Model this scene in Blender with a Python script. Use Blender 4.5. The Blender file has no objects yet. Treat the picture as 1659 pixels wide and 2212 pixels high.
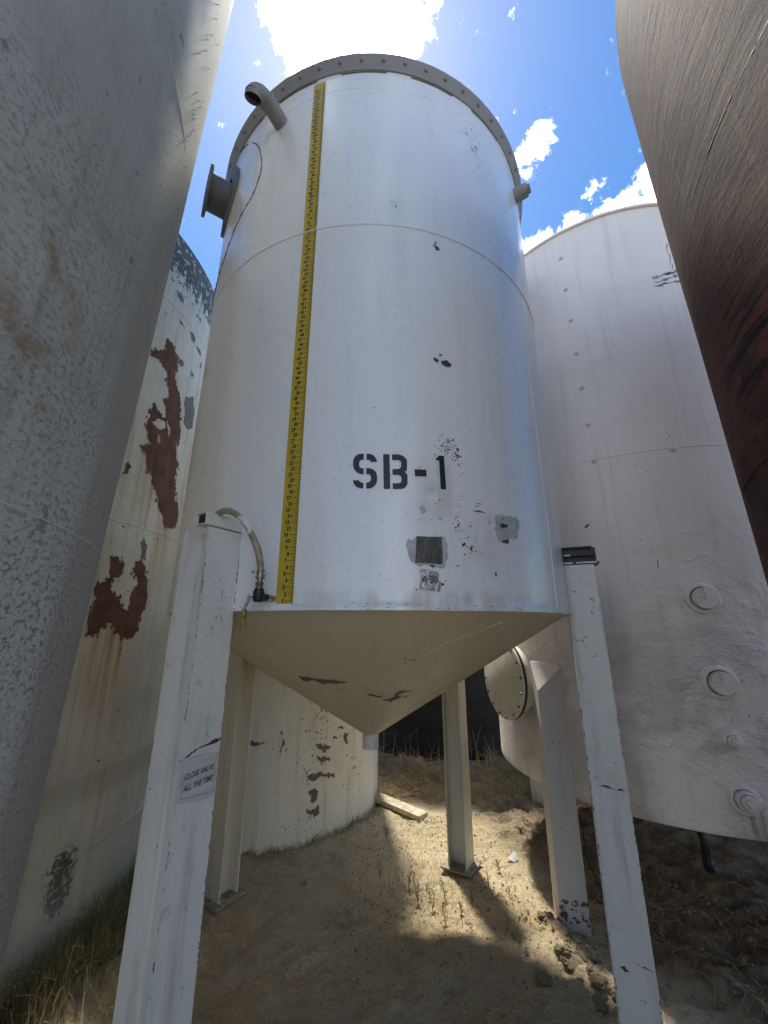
import bpy, bmesh, math, random
import numpy as np
from mathutils import Vector, Matrix, noise as mnoise
from mathutils.geometry import tessellate_polygon
random.seed(7); np.random.seed(7)
C = bpy.context.scene.collection
R_ = math.radians
# ------------------------------------------------------------------ camera, sky, sun, exposure
EYE = Vector((0.0, -2.6407, 1.8116))
cd = bpy.data.cameras.new('camera'); cam = bpy.data.objects.new('camera', cd); C.objects.link(cam)
cd.sensor_fit = 'VERTICAL'; cd.sensor_height = 36; cd.sensor_width = 27; cd.lens = 841.8/2212*36
cd.clip_start = 0.02; cd.clip_end = 2000
pt, ya = 0.2803, 0.0305
F = Vector((math.sin(ya)*math.cos(pt), math.cos(ya)*math.cos(pt), math.sin(pt)))
cam.location = EYE; cam.rotation_euler = F.to_track_quat('-Z', 'Y').to_euler()
sc = bpy.context.scene; sc.camera = cam
sc.view_settings.view_transform = 'Standard'; sc.view_settings.look = 'None'
sc.view_settings.exposure = 1.38; sc.view_settings.gamma = 1.0
sc.cycles.max_bounces = 8; sc.cycles.diffuse_bounces = 5
SUN = Vector((-0.06, 0.39, 0.914)).normalized()
ld = bpy.data.lights.new('sun', 'SUN'); ld.energy = 2.0; ld.angle = R_(3.2); ld.color = (1, .94, .83)
lo = bpy.data.objects.new('sun', ld); C.objects.link(lo); lo.rotation_euler = SUN.to_track_quat('Z', 'Y').to_euler()
lo.location = (0, 0, 20)


class G:
    """short node-graph helper"""
    def __init__(s, nt): s.nt = nt; s.n = nt.nodes; s.l = nt.links
    def node(s, t, **k):
        n = s.n.new(t)
        for a, b in k.items(): setattr(n, a, b)
        return n
    def put(s, sock, v):
        if v is None: return
        if isinstance(v, bpy.types.NodeSocket): s.l.new(v, sock)
        elif isinstance(v, (tuple, list)) and sock.type == 'RGBA' and len(v) == 3: sock.default_value = (*v, 1)
        else: sock.default_value = v
    def m(s, op, a, b=None, c=None, clamp=False):
        n = s.node('ShaderNodeMath', operation=op, use_clamp=clamp)
        for i, v in enumerate((a, b, c)): s.put(n.inputs[i], v)
        return n.outputs[0]
    def mix(s, f, a, b, blend='MIX'):
        n = s.node('ShaderNodeMix', data_type='RGBA', blend_type=blend); n.clamp_factor = True
        s.put(n.inputs[0], f); s.put(n.inputs[6], a); s.put(n.inputs[7], b); return n.outputs[2]
    def ss(s, v, lo, hi, a=0.0, b=1.0):
        n = s.node('ShaderNodeMapRange', interpolation_type='SMOOTHSTEP')
        for i, x in enumerate((v, lo, hi, a, b)): s.put(n.inputs[i], x)
        return n.outputs[0]
    def map(s, v, sc=(1, 1, 1), loc=(0, 0, 0), rot=(0, 0, 0)):
        n = s.node('ShaderNodeMapping'); s.put(n.inputs[0], v); n.inputs[1].default_value = loc
        n.inputs[2].default_value = rot; n.inputs[3].default_value = sc; return n.outputs[0]
    def noise(s, v, scale, detail=4, rough=.55, dist=0.0):
        n = s.node('ShaderNodeTexNoise'); s.put(n.inputs['Vector'], v); n.inputs['Scale'].default_value = scale
        n.inputs['Detail'].default_value = detail; n.inputs['Roughness'].default_value = rough
        n.inputs['Distortion'].default_value = dist; return n.outputs['Fac']
    def vor(s, v, scale, feat='F1', rnd=1.0):
        n = s.node('ShaderNodeTexVoronoi', feature=feat); s.put(n.inputs['Vector'], v)
        n.inputs['Scale'].default_value = scale; n.inputs['Randomness'].default_value = rnd; return n.outputs['Distance']
    def xyz(s, v):
        n = s.node('ShaderNodeSeparateXYZ'); s.put(n.inputs[0], v); return n.outputs
    def box(s, x, y, x0, x1, y0, y1, sx, sy):
        a = s.m('MULTIPLY', s.ss(x, x0-sx, x0+sx), s.ss(x, x1-sx, x1+sx, 1, 0))
        b = s.m('MULTIPLY', s.ss(y, y0-sy, y0+sy), s.ss(y, y1-sy, y1+sy, 1, 0))
        return s.m('MULTIPLY', a, b)
    def bump(s, h, strength=.3, dist=.01, normal=None):
        n = s.node('ShaderNodeBump'); n.inputs['Strength'].default_value = strength
        n.inputs['Distance'].default_value = dist; s.put(n.inputs['Height'], h)
        if normal is not None: s.put(n.inputs['Normal'], normal)
        return n.outputs[0]


def material(name, fn, coord='UV'):
    mt = bpy.data.materials.new(name); mt.use_nodes = True
    g = G(mt.node_tree); g.n.clear()
    out = g.node('ShaderNodeOutputMaterial'); b = g.node('ShaderNodeBsdfPrincipled'); g.l.new(b.outputs[0], out.inputs[0])
    tc = g.node('ShaderNodeTexCoord'); v = tc.outputs[coord]
    col, rough, nrm, metal = fn(g, v, b)
    g.put(b.inputs['Base Color'], col); g.put(b.inputs['Roughness'], rough); g.put(b.inputs['Normal'], nrm); g.put(b.inputs['Metallic'], metal)
    return mt


def simple(name, col, rough=.6, metal=0.0, var=.25, scale=40, coord='Object', bumps=.2):
    def fn(g, v, b):
        n = g.noise(v, scale, 5)
        c2 = tuple(x*(1-var) for x in col)
        return g.mix(g.ss(n, .35, .65), c2, col), rough, g.bump(n, bumps, .003), metal
    return material(name, fn, coord)


# ------------------------------------------------------------------ sky with clouds
w = bpy.data.worlds.new('World'); sc.world = w; w.use_nodes = True
g = G(w.node_tree); g.n.clear()
wo = g.node('ShaderNodeOutputWorld'); bg = g.node('ShaderNodeBackground'); g.l.new(bg.outputs[0], wo.inputs[0])
sky = g.node('ShaderNodeTexSky'); sky.sky_type = 'NISHITA'; sky.sun_disc = False
sky.sun_elevation = math.asin(SUN.z); sky.sun_rotation = math.atan2(SUN.x, SUN.y); sky.air_density = 1.0; sky.dust_density = .3; sky.ozone_density = 2.5
tc = g.node('ShaderNodeTexCoord'); V = tc.outputs['Generated']
def lobe(d, inner, outer):
    n = g.node('ShaderNodeVectorMath', operation='DOT_PRODUCT'); g.put(n.inputs[0], V)
    n.inputs[1].default_value = Vector(d).normalized()
    return g.ss(n.outputs['Value'], math.cos(R_(outer)), math.cos(R_(inner)))
def mx(*a):
    r = a[0]
    for x in a[1:]: r = g.m('MAXIMUM', r, x)
    return r
lobes = mx(lobe((-.085, .37, .925), 2, 7.0), lobe((-.035, .345, .935), 2, 7), lobe((-.07, .26, .955), 3, 9), g.m('MULTIPLY', lobe((.05, .385, .918), .2, 3.4), .8), lobe((-.135, .42, .895), .1, 1.7),
           g.m('MULTIPLY', lobe((.278, .503, .818), .1, 2.6), .6), g.m('MULTIPLY', lobe((.293, .475, .829), .1, 2.1), .6), g.m('MULTIPLY', lobe((.404, .516, .755), .1, 2.1), .62),
           lobe((.33, .60, .72), .6, 3.4), lobe((.385, .575, .71), 1.2, 3.8), lobe((.44, .545, .70), 1.8, 4.6), lobe((.49, .50, .702), 1.8, 5.2), g.m('MULTIPLY', lobe((.086, .354, .931), .1, 1.6), .7))
nw = g.noise(g.map(V, (1, 1, 1)), 6, 3, .5); 
vm = g.node('ShaderNodeVectorMath', operation='ADD'); vs2 = g.node('ShaderNodeVectorMath', operation='SCALE')
nc = g.node('ShaderNodeTexNoise'); g.put(nc.inputs['Vector'], V); nc.inputs['Scale'].default_value = 9; g.put(vs2.inputs[0], nc.outputs['Color']); vs2.inputs['Scale'].default_value = .06
g.put(vm.inputs[0], V); g.put(vm.inputs[1], vs2.outputs[0])
n1 = g.noise(vm.outputs[0], 26, 10, .68, .15)
mask = g.ss(g.m('ADD', lobes, g.m('MULTIPLY', g.m('SUBTRACT', n1, .5), 3.0)), .40, 1.15)
yz = g.xyz(V)
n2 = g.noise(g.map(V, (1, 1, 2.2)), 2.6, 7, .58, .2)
back = g.m('MULTIPLY', g.ss(n2, .53, .68), g.ss(yz[1], .0, -.3))  # bright clouds added behind the camera, unseen, to lift the shade
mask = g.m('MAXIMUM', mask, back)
halo = lobe(SUN, 1.0, 13)
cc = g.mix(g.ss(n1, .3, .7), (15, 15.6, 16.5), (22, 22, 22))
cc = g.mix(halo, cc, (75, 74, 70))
skyc = g.node('ShaderNodeHueSaturation'); skyc.inputs['Saturation'].default_value = 1.28; skyc.inputs['Value'].default_value = .68
g.put(skyc.inputs['Color'], sky.outputs[0])
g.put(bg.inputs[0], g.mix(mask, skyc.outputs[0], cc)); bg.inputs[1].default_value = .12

# ------------------------------------------------------------------ object helpers
def tag(o, label=None, cat=None, group=None, kind=None):
    for k, v in (('label', label), ('category', cat), ('group', group), ('kind', kind)):
        if v: o[k] = v
    return o
def empty(name, loc, label, cat, group=None):
    o = bpy.data.objects.new(name, None); C.objects.link(o); o.location = loc; o.empty_display_size = .2
    return tag(o, label, cat, group)
def link(name, bm, mats, parent=None, smooth=False, sharp=None, label=None):
    me = bpy.data.meshes.new(name); bm.normal_update(); bm.to_mesh(me); bm.free()
    for m_ in (mats if isinstance(mats, (list, tuple)) else [mats]): me.materials.append(m_)
    if smooth:
        me.polygons.foreach_set('use_smooth', [True]*len(me.polygons))
        if sharp: me.set_sharp_from_angle(angle=R_(sharp))
    o = bpy.data.objects.new(name, me); C.objects.link(o)
    if parent:
        o.parent = parent; o.matrix_parent_inverse = world_of(parent).inverted()
    if label: o['label'] = label
    return o
def world_of(o):
    m_ = o.matrix_basis.copy()
    if o.parent: m_ = world_of(o.parent) @ o.matrix_parent_inverse @ m_
    return m_
def box_into(bm, cx, cy, cz, sx, sy, sz, M=None, mi=0):
    vs = [bm.verts.new((cx+sx*a/2, cy+sy*b/2, cz+sz*c/2)) for a in (-1, 1) for b in (-1, 1) for c in (-1, 1)]
    uvl = bm.loops.layers.uv.verify()
    for q in ((0, 1, 3, 2), (4, 6, 7, 5), (0, 4, 5, 1), (2, 3, 7, 6), (0, 2, 6, 4), (1, 5, 7, 3)):
        f = bm.faces.new([vs[i] for i in q]); f.material_index = mi
    if M is not None:
        for v in vs: v.co = M @ v.co
    return vs
def tube(bm, pts, rad, n=16, cap=True, mi=0):
    pts = [Vector(p_) for p_ in pts]; rr = rad if isinstance(rad, (list, tuple)) else [rad]*len(pts)
    rings = []; up = None
    for i, p_ in enumerate(pts):
        d = (pts[min(i+1, len(pts)-1)]-pts[max(i-1, 0)]).normalized()
        if up is None: up = d.orthogonal().normalized()
        up = (up-d*up.dot(d)).normalized(); s = d.cross(up)
        rings.append([bm.verts.new(p_+(up*math.cos(2*math.pi*k/n)+s*math.sin(2*math.pi*k/n))*rr[i]) for k in range(n)])
    for a, b in zip(rings, rings[1:]):
        for k in range(n):
            f = bm.faces.new((a[k], a[(k+1) % n], b[(k+1) % n], b[k])); f.material_index = mi; f.smooth = True
    if cap:
        for r_ in (rings[0][::-1], rings[-1]):
            f = bm.faces.new(r_); f.material_index = mi
    return rings
def spline(ctrl, n=10):
    P = [Vector(c) for c in ctrl]; P = [P[0]*2-P[1]]+P+[P[-1]*2-P[-2]]; out = []
    for i in range(1, len(P)-2):
        for k in range(n):
            t = k/n; a, b, c, d = P[i-1:i+3]
            out.append(.5*((2*b)+(c-a)*t+(2*a-5*b+4*c-d)*t*t+(3*b-a-3*c+d)*t**3))
    out.append(P[-2]); return out
def lathe(bm, prof, n, M=None, mi=0, uvR=None, az0=-180, wob=0.0, seed=0):
    """prof: list of (radius, z); az measured so that az=0 faces -Y; outward normals for profile running upwards"""
    uvl = bm.loops.layers.uv.verify(); rows = []
    for r, z in prof:
        row = []
        for k in range(n):
            a = R_(az0+360*k/n); rr = r
            if wob: rr += wob*(mnoise.noise(Vector((math.sin(a)*2.2+seed, math.cos(a)*2.2, z*1.1)))+.35*mnoise.noise(Vector((math.sin(a)*7+seed, math.cos(a)*7, z*3))))
            co = Vector((rr*math.sin(a), -rr*math.cos(a), z)); row.append(bm.verts.new(M @ co if M else co))
        rows.append(row)
    for i in range(len(prof)-1):
        for k in range(n):
            k2 = (k+1) % n
            if prof[i][0] < 1e-5 and prof[i+1][0] < 1e-5: continue
            f = bm.faces.new((rows[i][k], rows[i][k2], rows[i+1][k2], rows[i+1][k])); f.material_index = mi; f.smooth = True
            R0 = uvR or max(prof[i][0], prof[i+1][0])
            for lp, (kk, ii) in zip(f.loops, ((k, i), (k+1, i), (k+1, i+1), (k, i+1))):
                lp[uvl].uv = (R_(az0+360*kk/n)*R0, prof[ii][1])
    return rows
def disc(bm, r, z, n, up=True, M=None, mi=0):
    vs = [bm.verts.new((M @ Vector((r*math.sin(2*math.pi*k/n), -r*math.cos(2*math.pi*k/n), z))) if M else Vector((r*math.sin(2*math.pi*k/n), -r*math.cos(2*math.pi*k/n), z))) for k in range(n)]
    f = bm.faces.new(vs if up else vs[::-1]); f.material_index = mi; return f
def ragged(loop, amp, levels=3, uscale=1.0):
    pts = [Vector((a*uscale, b)) for a, b in loop]
    for L in range(levels):
        out = []
        for i, p_ in enumerate(pts):
            q = pts[(i+1) % len(pts)]; d = q-p_; out.append(p_)
            if d.length > .004:
                nn = Vector((-d.y, d.x)); out.append((p_+q)/2+nn*random.uniform(-amp, amp))
        pts = out
    return [(p_.x/uscale, p_.y) for p_ in pts]
def decal(bm, loops, surf, mi, off=.0015, amp=0.0, levels=2, uscale=.02, step=.05, Ruv=1.0):
    """flat shapes given in (azimuth deg, z) laid on a surface"""
    uvl = bm.loops.layers.uv.verify()
    if amp: loops = [ragged(l, amp, levels, uscale) for l in loops]
    tess = tessellate_polygon([[Vector((a*uscale, b, 0)) for a, b in l] for l in loops])
    flat = [p_ for l in loops for p_ in l]
    tb = bmesh.new(); vs = [tb.verts.new((a*uscale, b, 0)) for a, b in flat]
    for t in tess:
        try: tb.faces.new([vs[i] for i in t])
        except ValueError: pass
    for _ in range(5):
        ed = [e for e in tb.edges if e.calc_length() > step]
        if not ed: break
        bmesh.ops.subdivide_edges(tb, edges=ed, cuts=1); bmesh.ops.triangulate(tb, faces=[f for f in tb.faces if len(f.verts) > 3])
    mp = {}
    for v in tb.verts: mp[v] = (bm.verts.new(surf(v.co.x/uscale, v.co.y, off)), v.co.x/uscale, v.co.y)
    for f in tb.faces:
        if f.calc_area() < 1e-10: continue
        vv = list(f.verts)
        if f.normal.z < 0: vv = vv[::-1]
        try: nf = bm.faces.new([mp[v][0] for v in vv])
        except ValueError: continue
        nf.material_index = mi; nf.smooth = True
        for lp, v in zip(nf.loops, vv): lp[uvl].uv = (R_(mp[v][1])*Ruv, mp[v][2])
    tb.free()
def blob(cx, cy, rx, ry, n=9, us=.02):
    a0 = random.random()*6.3
    return [(cx+math.cos(a0+6.283*k/n)*rx/us*random.uniform(.55, 1.15), cy+math.sin(a0+6.283*k/n)*ry*random.uniform(.55, 1.15)) for k in range(n)]
def cluster(az, z, saz, sz, n, smin, smax, us=.02):
    out = []
    for _ in range(n):
        s = random.uniform(smin, smax)*random.random()**.8+.0008
        out.append(blob(az+random.gauss(0, saz), z+random.gauss(0, sz), s, s*random.uniform(.6, 1.5), random.choice((5, 6, 7)), us))
    return out
def wobf(a, z, wob, seed):
    return wob*(mnoise.noise(Vector((math.sin(a)*2.2+seed, math.cos(a)*2.2, z*1.1)))+.35*mnoise.noise(Vector((math.sin(a)*7+seed, math.cos(a)*7, z*3))))
def cyl(R, c=(0, 0), wob=0.0, seed=0):
    def f(a, z, o=0):
        a = R_(a); r = R+o+(wobf(a, z, wob, seed) if wob else 0)
        return Vector((c[0]+r*math.sin(a), c[1]-r*math.cos(a), z))
    return f
def frame(az, r, z, c=(0, 0)):
    """local +Z points radially outward, local X tangential, local Y up"""
    a = R_(az); out = Vector((math.sin(a), -math.cos(a), 0)); t = Vector((math.cos(a), math.sin(a), 0)); u = Vector((0, 0, 1))
    M = Matrix((t, u, out)).transposed().to_4x4(); M.translation = Vector((c[0], c[1], 0))+out*r+Vector((0, 0, z)); return M

# ------------------------------------------------------------------ materials
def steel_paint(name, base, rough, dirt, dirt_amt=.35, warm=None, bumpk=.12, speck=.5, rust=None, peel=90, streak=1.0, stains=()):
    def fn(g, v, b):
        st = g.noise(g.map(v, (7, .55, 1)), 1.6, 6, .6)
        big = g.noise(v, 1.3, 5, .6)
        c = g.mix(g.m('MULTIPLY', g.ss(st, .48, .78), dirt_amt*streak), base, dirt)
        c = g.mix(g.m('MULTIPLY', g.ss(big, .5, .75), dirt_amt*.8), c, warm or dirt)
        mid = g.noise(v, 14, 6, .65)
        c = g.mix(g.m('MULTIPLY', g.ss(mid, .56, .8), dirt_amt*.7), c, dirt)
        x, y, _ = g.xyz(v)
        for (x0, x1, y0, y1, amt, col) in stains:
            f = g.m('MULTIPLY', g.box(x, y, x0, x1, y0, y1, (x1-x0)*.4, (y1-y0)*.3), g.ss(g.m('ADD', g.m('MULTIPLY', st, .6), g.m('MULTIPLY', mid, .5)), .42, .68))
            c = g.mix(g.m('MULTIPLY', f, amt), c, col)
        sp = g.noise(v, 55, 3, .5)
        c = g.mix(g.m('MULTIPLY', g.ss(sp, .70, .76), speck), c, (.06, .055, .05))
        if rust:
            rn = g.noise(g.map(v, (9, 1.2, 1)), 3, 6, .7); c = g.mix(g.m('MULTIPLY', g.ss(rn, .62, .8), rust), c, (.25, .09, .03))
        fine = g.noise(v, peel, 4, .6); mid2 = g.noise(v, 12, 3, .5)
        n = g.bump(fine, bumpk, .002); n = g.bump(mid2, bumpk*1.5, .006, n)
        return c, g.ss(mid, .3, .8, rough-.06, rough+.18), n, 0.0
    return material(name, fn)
WHITE = (.80, .81, .83)
m_white = steel_paint('white_gloss_paint', WHITE, .32, (.48, .43, .34), .2, (.66, .61, .52), .3, .3, stains=((.20, .33, 2.22, 2.46, .6, (.44, .40, .30)), (.40, .56, 2.02, 2.24, .35, (.4, .38, .33)), (-.3, .9, 1.85, 1.93, .5, (.42, .37, .27)), (.55, .75, 4.3, 4.75, .35, (.4, .4, .4)), (-.95, -.55, 3.9, 4.8, .3, (.5, .46, .38)), (1.0, 1.25, 1.9, 4.6, .3, (.5, .45, .42))))
_b = [n for n in m_white.node_tree.nodes if n.type == 'BSDF_PRINCIPLED'][0]; _b.inputs['Coat Weight'].default_value = .45; _b.inputs['Coat Roughness'].default_value = .2
m_cone = steel_paint('bounce_warmed_cone_paint', (.63, .56, .42), .42, (.36, .29, .18), .4, (.52, .43, .28), .1, .2, streak=.3)  # warm bounce from the sand is put into the cone's base colour
m_wht2 = steel_paint('white_orange_peel_paint', (.72, .66, .62), .5, (.32, .28, .23), .45, (.55, .5, .42), .35, .45, peel=60)
m_back = steel_paint('chalky_white_paint', (.74, .71, .61), .55, (.34, .30, .21), .55, (.5, .45, .32), .2, .5)
m_flange = steel_paint('grey_weathered_paint', (.27, .265, .27), .6, (.2, .17, .15), .5, None, .4, .6, rust=.5)
m_flake = simple('primer_and_crease_shade', (.20, .17, .13), .8, var=.5, scale=60, coord='UV')
m_chip = simple('chipped_dark', (.06, .053, .046), .7, scale=80, coord='UV')
m_black = simple('stencil_black', (.012, .015, .02), .45, var=.3, scale=60, coord='UV')
m_scuff = simple('scuffed_grey_paint', (.50, .51, .50), .6, var=.22, scale=25, coord='UV')
def f_patch(g, v, b):
    n = g.noise(g.map(v, (14, 1.5, 1)), 9, 5); n2 = g.noise(v, 40, 4)
    c = g.mix(g.ss(n, .3, .7), (.045, .05, .06), (.13, .115, .10)); c = g.mix(g.ss(n2, .62, .75), c, (.2, .19, .17))
    return c, .5, g.bump(n, .3, .004), .3
m_bare = material('bare_dark_steel', f_patch)
def f_foil(g, v, b):
    n = g.noise(g.map(v, (1, 1, 1), rot=(0, 0, .6)), 32, 3, .5, .8); n2 = g.noise(v, 110, 2)
    return g.mix(n, (.30, .28, .30), (.55, .54, .57)), .3, g.bump(g.m('ADD', n, g.m('MULTIPLY', n2, .2)), .5, .008), .55
m_foil = material('crinkled_foil', f_foil)
m_yellow = simple('yellow_tape', (.52, .38, .035), .45, var=.12, scale=12, coord='UV', bumps=.05)
m_ink = simple('black_ink', (.015, .014, .012), .5, scale=30, coord='Object')
m_leg = steel_paint('white_leg_paint', (.72, .71, .675), .5, (.24, .23, .21), .8, (.46, .45, .41), .35, 1.0)
m_plate = simple('grimy_base_plate', (.36, .31, .22), .8, var=.5, scale=22)
m_legw = steel_paint('yellowed_leg_paint', (.68, .64, .54), .5, (.33, .27, .17), .5, (.5, .42, .28), .3, .6, rust=.25)
m_dark = simple('black_steel_and_shade', (.02, .021, .027), .42, var=.5, scale=50)
m_pipe = steel_paint('dull_grey_paint', (.13, .14, .16), .6, (.2, .19, .18), .4)
m_pipe2 = simple('dark_bore', (.02, .02, .02), .9)
m_metal = simple('zinc_fitting', (.45, .45, .43), .35, .85, .5, 60)
m_iron = simple('black_iron', (.03, .032, .033), .45, .3, .4, 60)
m_handle = simple('worn_yellow_grip', (.42, .30, .05), .55, 0, .75, 70, bumps=.5)
def f_hose(g, v, b):
    n = g.noise(v, 30, 4); n2 = g.noise(v, 7, 3)
    c = g.mix(g.ss(n, .35, .7), (.28, .22, .12), (.42, .36, .24)); c = g.mix(g.ss(n2, .60, .66), c, (.7, .7, .68))
    return c, .3, g.bump(n, .2, .002), 0
m_hose = material('yellowed_vinyl_hose', f_hose, 'Object')
m_tag = simple('weathered_sticker', (.60, .59, .57), .6, var=.16, scale=30, coord='UV')
m_tagline = simple('faded_sticker_ink', (.10, .10, .10), .6, coord='UV')
m_rustd = None
def f_rust(g, v, b):
    n = g.noise(v, 9, 7, .7); n2 = g.noise(v, 45, 5, .7); n3 = g.noise(g.map(v, (12, 1, 1)), 2.5, 4)
    c = g.mix(g.ss(n, .35, .65), (.075, .036, .026), (.15, .068, .038)); c = g.mix(g.m('MULTIPLY', g.ss(n3, .52, .7), .5), c, (.19, .09, .045)); c = g.mix(g.m('MULTIPLY', g.ss(n2, .58, .7), .5), c, (.05, .028, .022))
    return c, .85, g.bump(n2, .6, .004), 0
m_rustd = material('flaked_rust', f_rust)
m_rustg = simple('grey_undercoat', (.17, .17, .15), .8, var=.25, scale=30, coord='UV')
m_weld = simple('painted_weld', (.55, .55, .53), .5, var=.3, scale=60)
m_wood = simple('weathered_board', (.58, .50, .36), .8, var=.35, scale=14)
m_paper = simple('white_paper', (.8, .8, .8), .6, var=.05)

def f_rust_tank(g, v, b):
    x, y, _ = g.xyz(v); Rr = 1.726
    big = g.noise(v, 2.2, 6, .62); st = g.noise(g.map(v, (9, .5, 1)), 2.2, 6, .65); fine = g.noise(v, 40, 5, .65)
    c = g.mix(g.ss(big, .38, .68), (.53, .525, .44), (.64, .635, .565))
    hi = g.ss(y, 2.7, 4.4); c = g.mix(hi, c, (.56, .57, .53))
    c = g.mix(g.m('MULTIPLY', g.ss(st, .45, .8), .6), c, (.24, .20, .11))
    c = g.mix(g.m('MULTIPLY', g.ss(fine, .55, .78), .45), c, (.16, .14, .10))
    # drips below the two bare patches
    dn = g.ss(g.noise(g.map(v, (26, .5, 1)), 1.6, 4, .6), .42, .66)
    wob = g.m('ADD', y, g.m('MULTIPLY', g.noise(g.map(v, (8, .01, 1)), 3, 3), .35))
    def drip(a0, a1, ytop, ln): return g.m('MULTIPLY', g.box(x, y, R_(a0)*Rr, R_(a1)*Rr, ytop-ln, ytop, .05, .02), g.ss(wob, ytop-ln+.12, ytop+.22))
    d = g.m('MAXIMUM', drip(69.5, 79.5, 1.80, .85), g.m('MAXIMUM', drip(83.5, 88, 2.62, .75), drip(75, 84, 3.3, .9)))
    c = g.mix(g.m('MULTIPLY', g.m('MULTIPLY', d, dn), .9), c, (.36, .13, .025))
    c = g.mix(g.m('MULTIPLY', d, .3), c, (.42, .26, .08))
    c = g.mix(g.m('MULTIPLY', g.box(x, y, 1.8, 3.2, .96, 1.13, .02, .03), .45), c, (.52, .50, .42)); c = g.mix(g.m('MULTIPLY', g.box(x, y, 1.8, 3.2, .80, .955, .02, .05), .3), c, (.2, .18, .13))
    # black mottling near the top and grime near the ground
    sp = g.noise(g.map(v, (1.5, 1, 1)), 13, 6, .7)
    top = g.m('ADD', g.ss(y, 4.45, 4.95), g.m('MULTIPLY', g.ss(x, R_(93)*Rr, R_(104)*Rr), .75))
    c = g.mix(g.m('MULTIPLY', g.ss(g.m('ADD', sp, g.m('MULTIPLY', top, .22)), .60, .68), g.ss(y, 3.6, 4.2)), c, (.075, .08, .075))
    low = g.box(x, y, R_(71)*Rr, R_(77)*Rr, .25, .62, .12, .12)
    sp2 = g.noise(v, 30, 5, .7); c = g.mix(g.ss(g.m('MULTIPLY', sp2, g.m('ADD', low, .35)), .42, .6), c, (.05, .05, .045))
    c = g.mix(g.ss(g.m('ADD', y, g.m('MULTIPLY', big, .6)), .35, .95, .8, 0), c, (.42, .41, .37))
    n = g.bump(g.noise(v, 55, 5, .65), .5, .004); n = g.bump(g.noise(v, 7, 3), .35, .012, n)
    return c, .72, n, 0
m_rusttank = material('weathered_cream_tank', f_rust_tank)

def f_left(g, v, b):
    x, y, _ = g.xyz(v)
    big = g.noise(v, 1.1, 5, .6); mid = g.noise(v, 6, 6, .7); fine = g.noise(v, 75, 6, .75); fine2 = g.noise(g.map(v, (1, 1.2, 1)), 62, 6, .72)
    c = g.mix(g.ss(big, .35, .65), (.47, .46, .39), (.60, .59, .52))
    c = g.mix(g.m('MULTIPLY', g.ss(mid, .48, .72), .45), c, (.30, .28, .23))
    low = g.ss(g.m('ADD', y, g.m('MULTIPLY', big, 1.2)), 2.0, 3.2, 1, 0)
    c = g.mix(g.m('MULTIPLY', low, .75), c, (.78, .77, .73))
    patch = g.ss(g.noise(v, 1.7, 4, .6), .40, .62)
    c = g.mix(g.m('MULTIPLY', g.ss(g.m('ADD', fine2, g.m('MULTIPLY', g.m('SUBTRACT', fine, .5), .8)), .49, .62), g.m('ADD', g.m('MULTIPLY', patch, .45), g.m('MULTIPLY', low, .5))), c, (.10, .095, .085))
    run = g.noise(g.map(v, (14, .35, 1)), 1.5, 5, .65); c = g.mix(g.m('MULTIPLY', g.ss(run, .52, .72), .3), c, (.17, .155, .12))
    c = g.mix(g.m('MULTIPLY', g.ss(fine, .56, .66), .35), c, (.55, .55, .51))
    rs = g.m('MULTIPLY', g.box(x, y, R_(88)*1.2, R_(97)*1.2, 2.15, 2.8, .06, .2), g.ss(g.noise(v, 9, 6, .7), .46, .66))
    c = g.mix(g.m('MULTIPLY', rs, .75), c, (.33, .20, .09))
    bl = g.noise(g.map(v, (1.3, 1, 1)), 9, 4, .55); c = g.mix(g.m('MULTIPLY', g.ss(bl, .665, .69), .5), c, (.10, .105, .10))
    edge = g.m('MULTIPLY', g.ss(x, R_(104)*1.2, R_(109)*1.2), .45); c = g.mix(edge, c, (.34, .27, .20))
    n = g.bump(fine2, .9, .005); n = g.bump(fine, .6, .003, n)
    return c, .8, n, 0
m_left = material('pitted_grey_tank', f_left)

def f_right(g, v, b):
    x, y, _ = g.xyz(v)
    gr = g.noise(g.map(v, (1.1, 5.5, 1)), 3.0, 9, .7, .6); gr2 = g.noise(g.map(v, (3, 16, 1)), 4, 7, .72, .4); big = g.noise(v, 1.3, 6, .65, .5); blot = g.noise(g.map(v, (1, 1.6, 1)), 4.5, 6, .65, .6); spk = g.noise(v, 55, 5, .75)
    c = g.mix(g.ss(gr, .38, .66), (.022, .013, .010), (.080, .046, .030))
    c = g.mix(g.m('MULTIPLY', g.ss(blot, .46, .60), .85), c, (.014, .010, .009))
    c = g.mix(g.m('MULTIPLY', g.ss(gr2, .56, .74), g.ss(y, 2.7, 3.9, .25, .8)), c, (.115, .078, .055))
    c = g.mix(g.m('MULTIPLY', g.ss(big, .40, .64), .6), c, (.095, .032, .020))
    rd = g.m('MULTIPLY', g.ss(g.m('ADD', y, g.m('MULTIPLY', gr, .7)), 2.6, 3.3, 1, 0), g.ss(big, .36, .56))
    c = g.mix(g.m('MULTIPLY', rd, .75), c, (.17, .045, .03))
    c = g.mix(g.m('MULTIPLY', g.ss(spk, .50, .62), .75), c, (.016, .012, .011))
    run = g.noise(g.map(v, (16, .5, 1)), 1.6, 5, .65); c = g.mix(g.m('MULTIPLY', g.ss(run, .56, .74), .35), c, (.14, .09, .055))
    bk = g.m('MULTIPLY', g.box(x, y, R_(-120)*1.4, R_(-88)*1.4, 2.36, 2.70, .10, .10), g.ss(g.noise(g.map(v, (.9, 9, 1)), 2.4, 6, .65, .5), .46, .56))
    c = g.mix(bk, c, (.010, .009, .008))
    n = g.bump(gr2, .35, .005); n = g.bump(gr, .5, .010, n); n = g.bump(spk, .5, .004, n)
    return c, .72, n, 0
m_right = material('brown_grained_tank', f_right)
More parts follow.
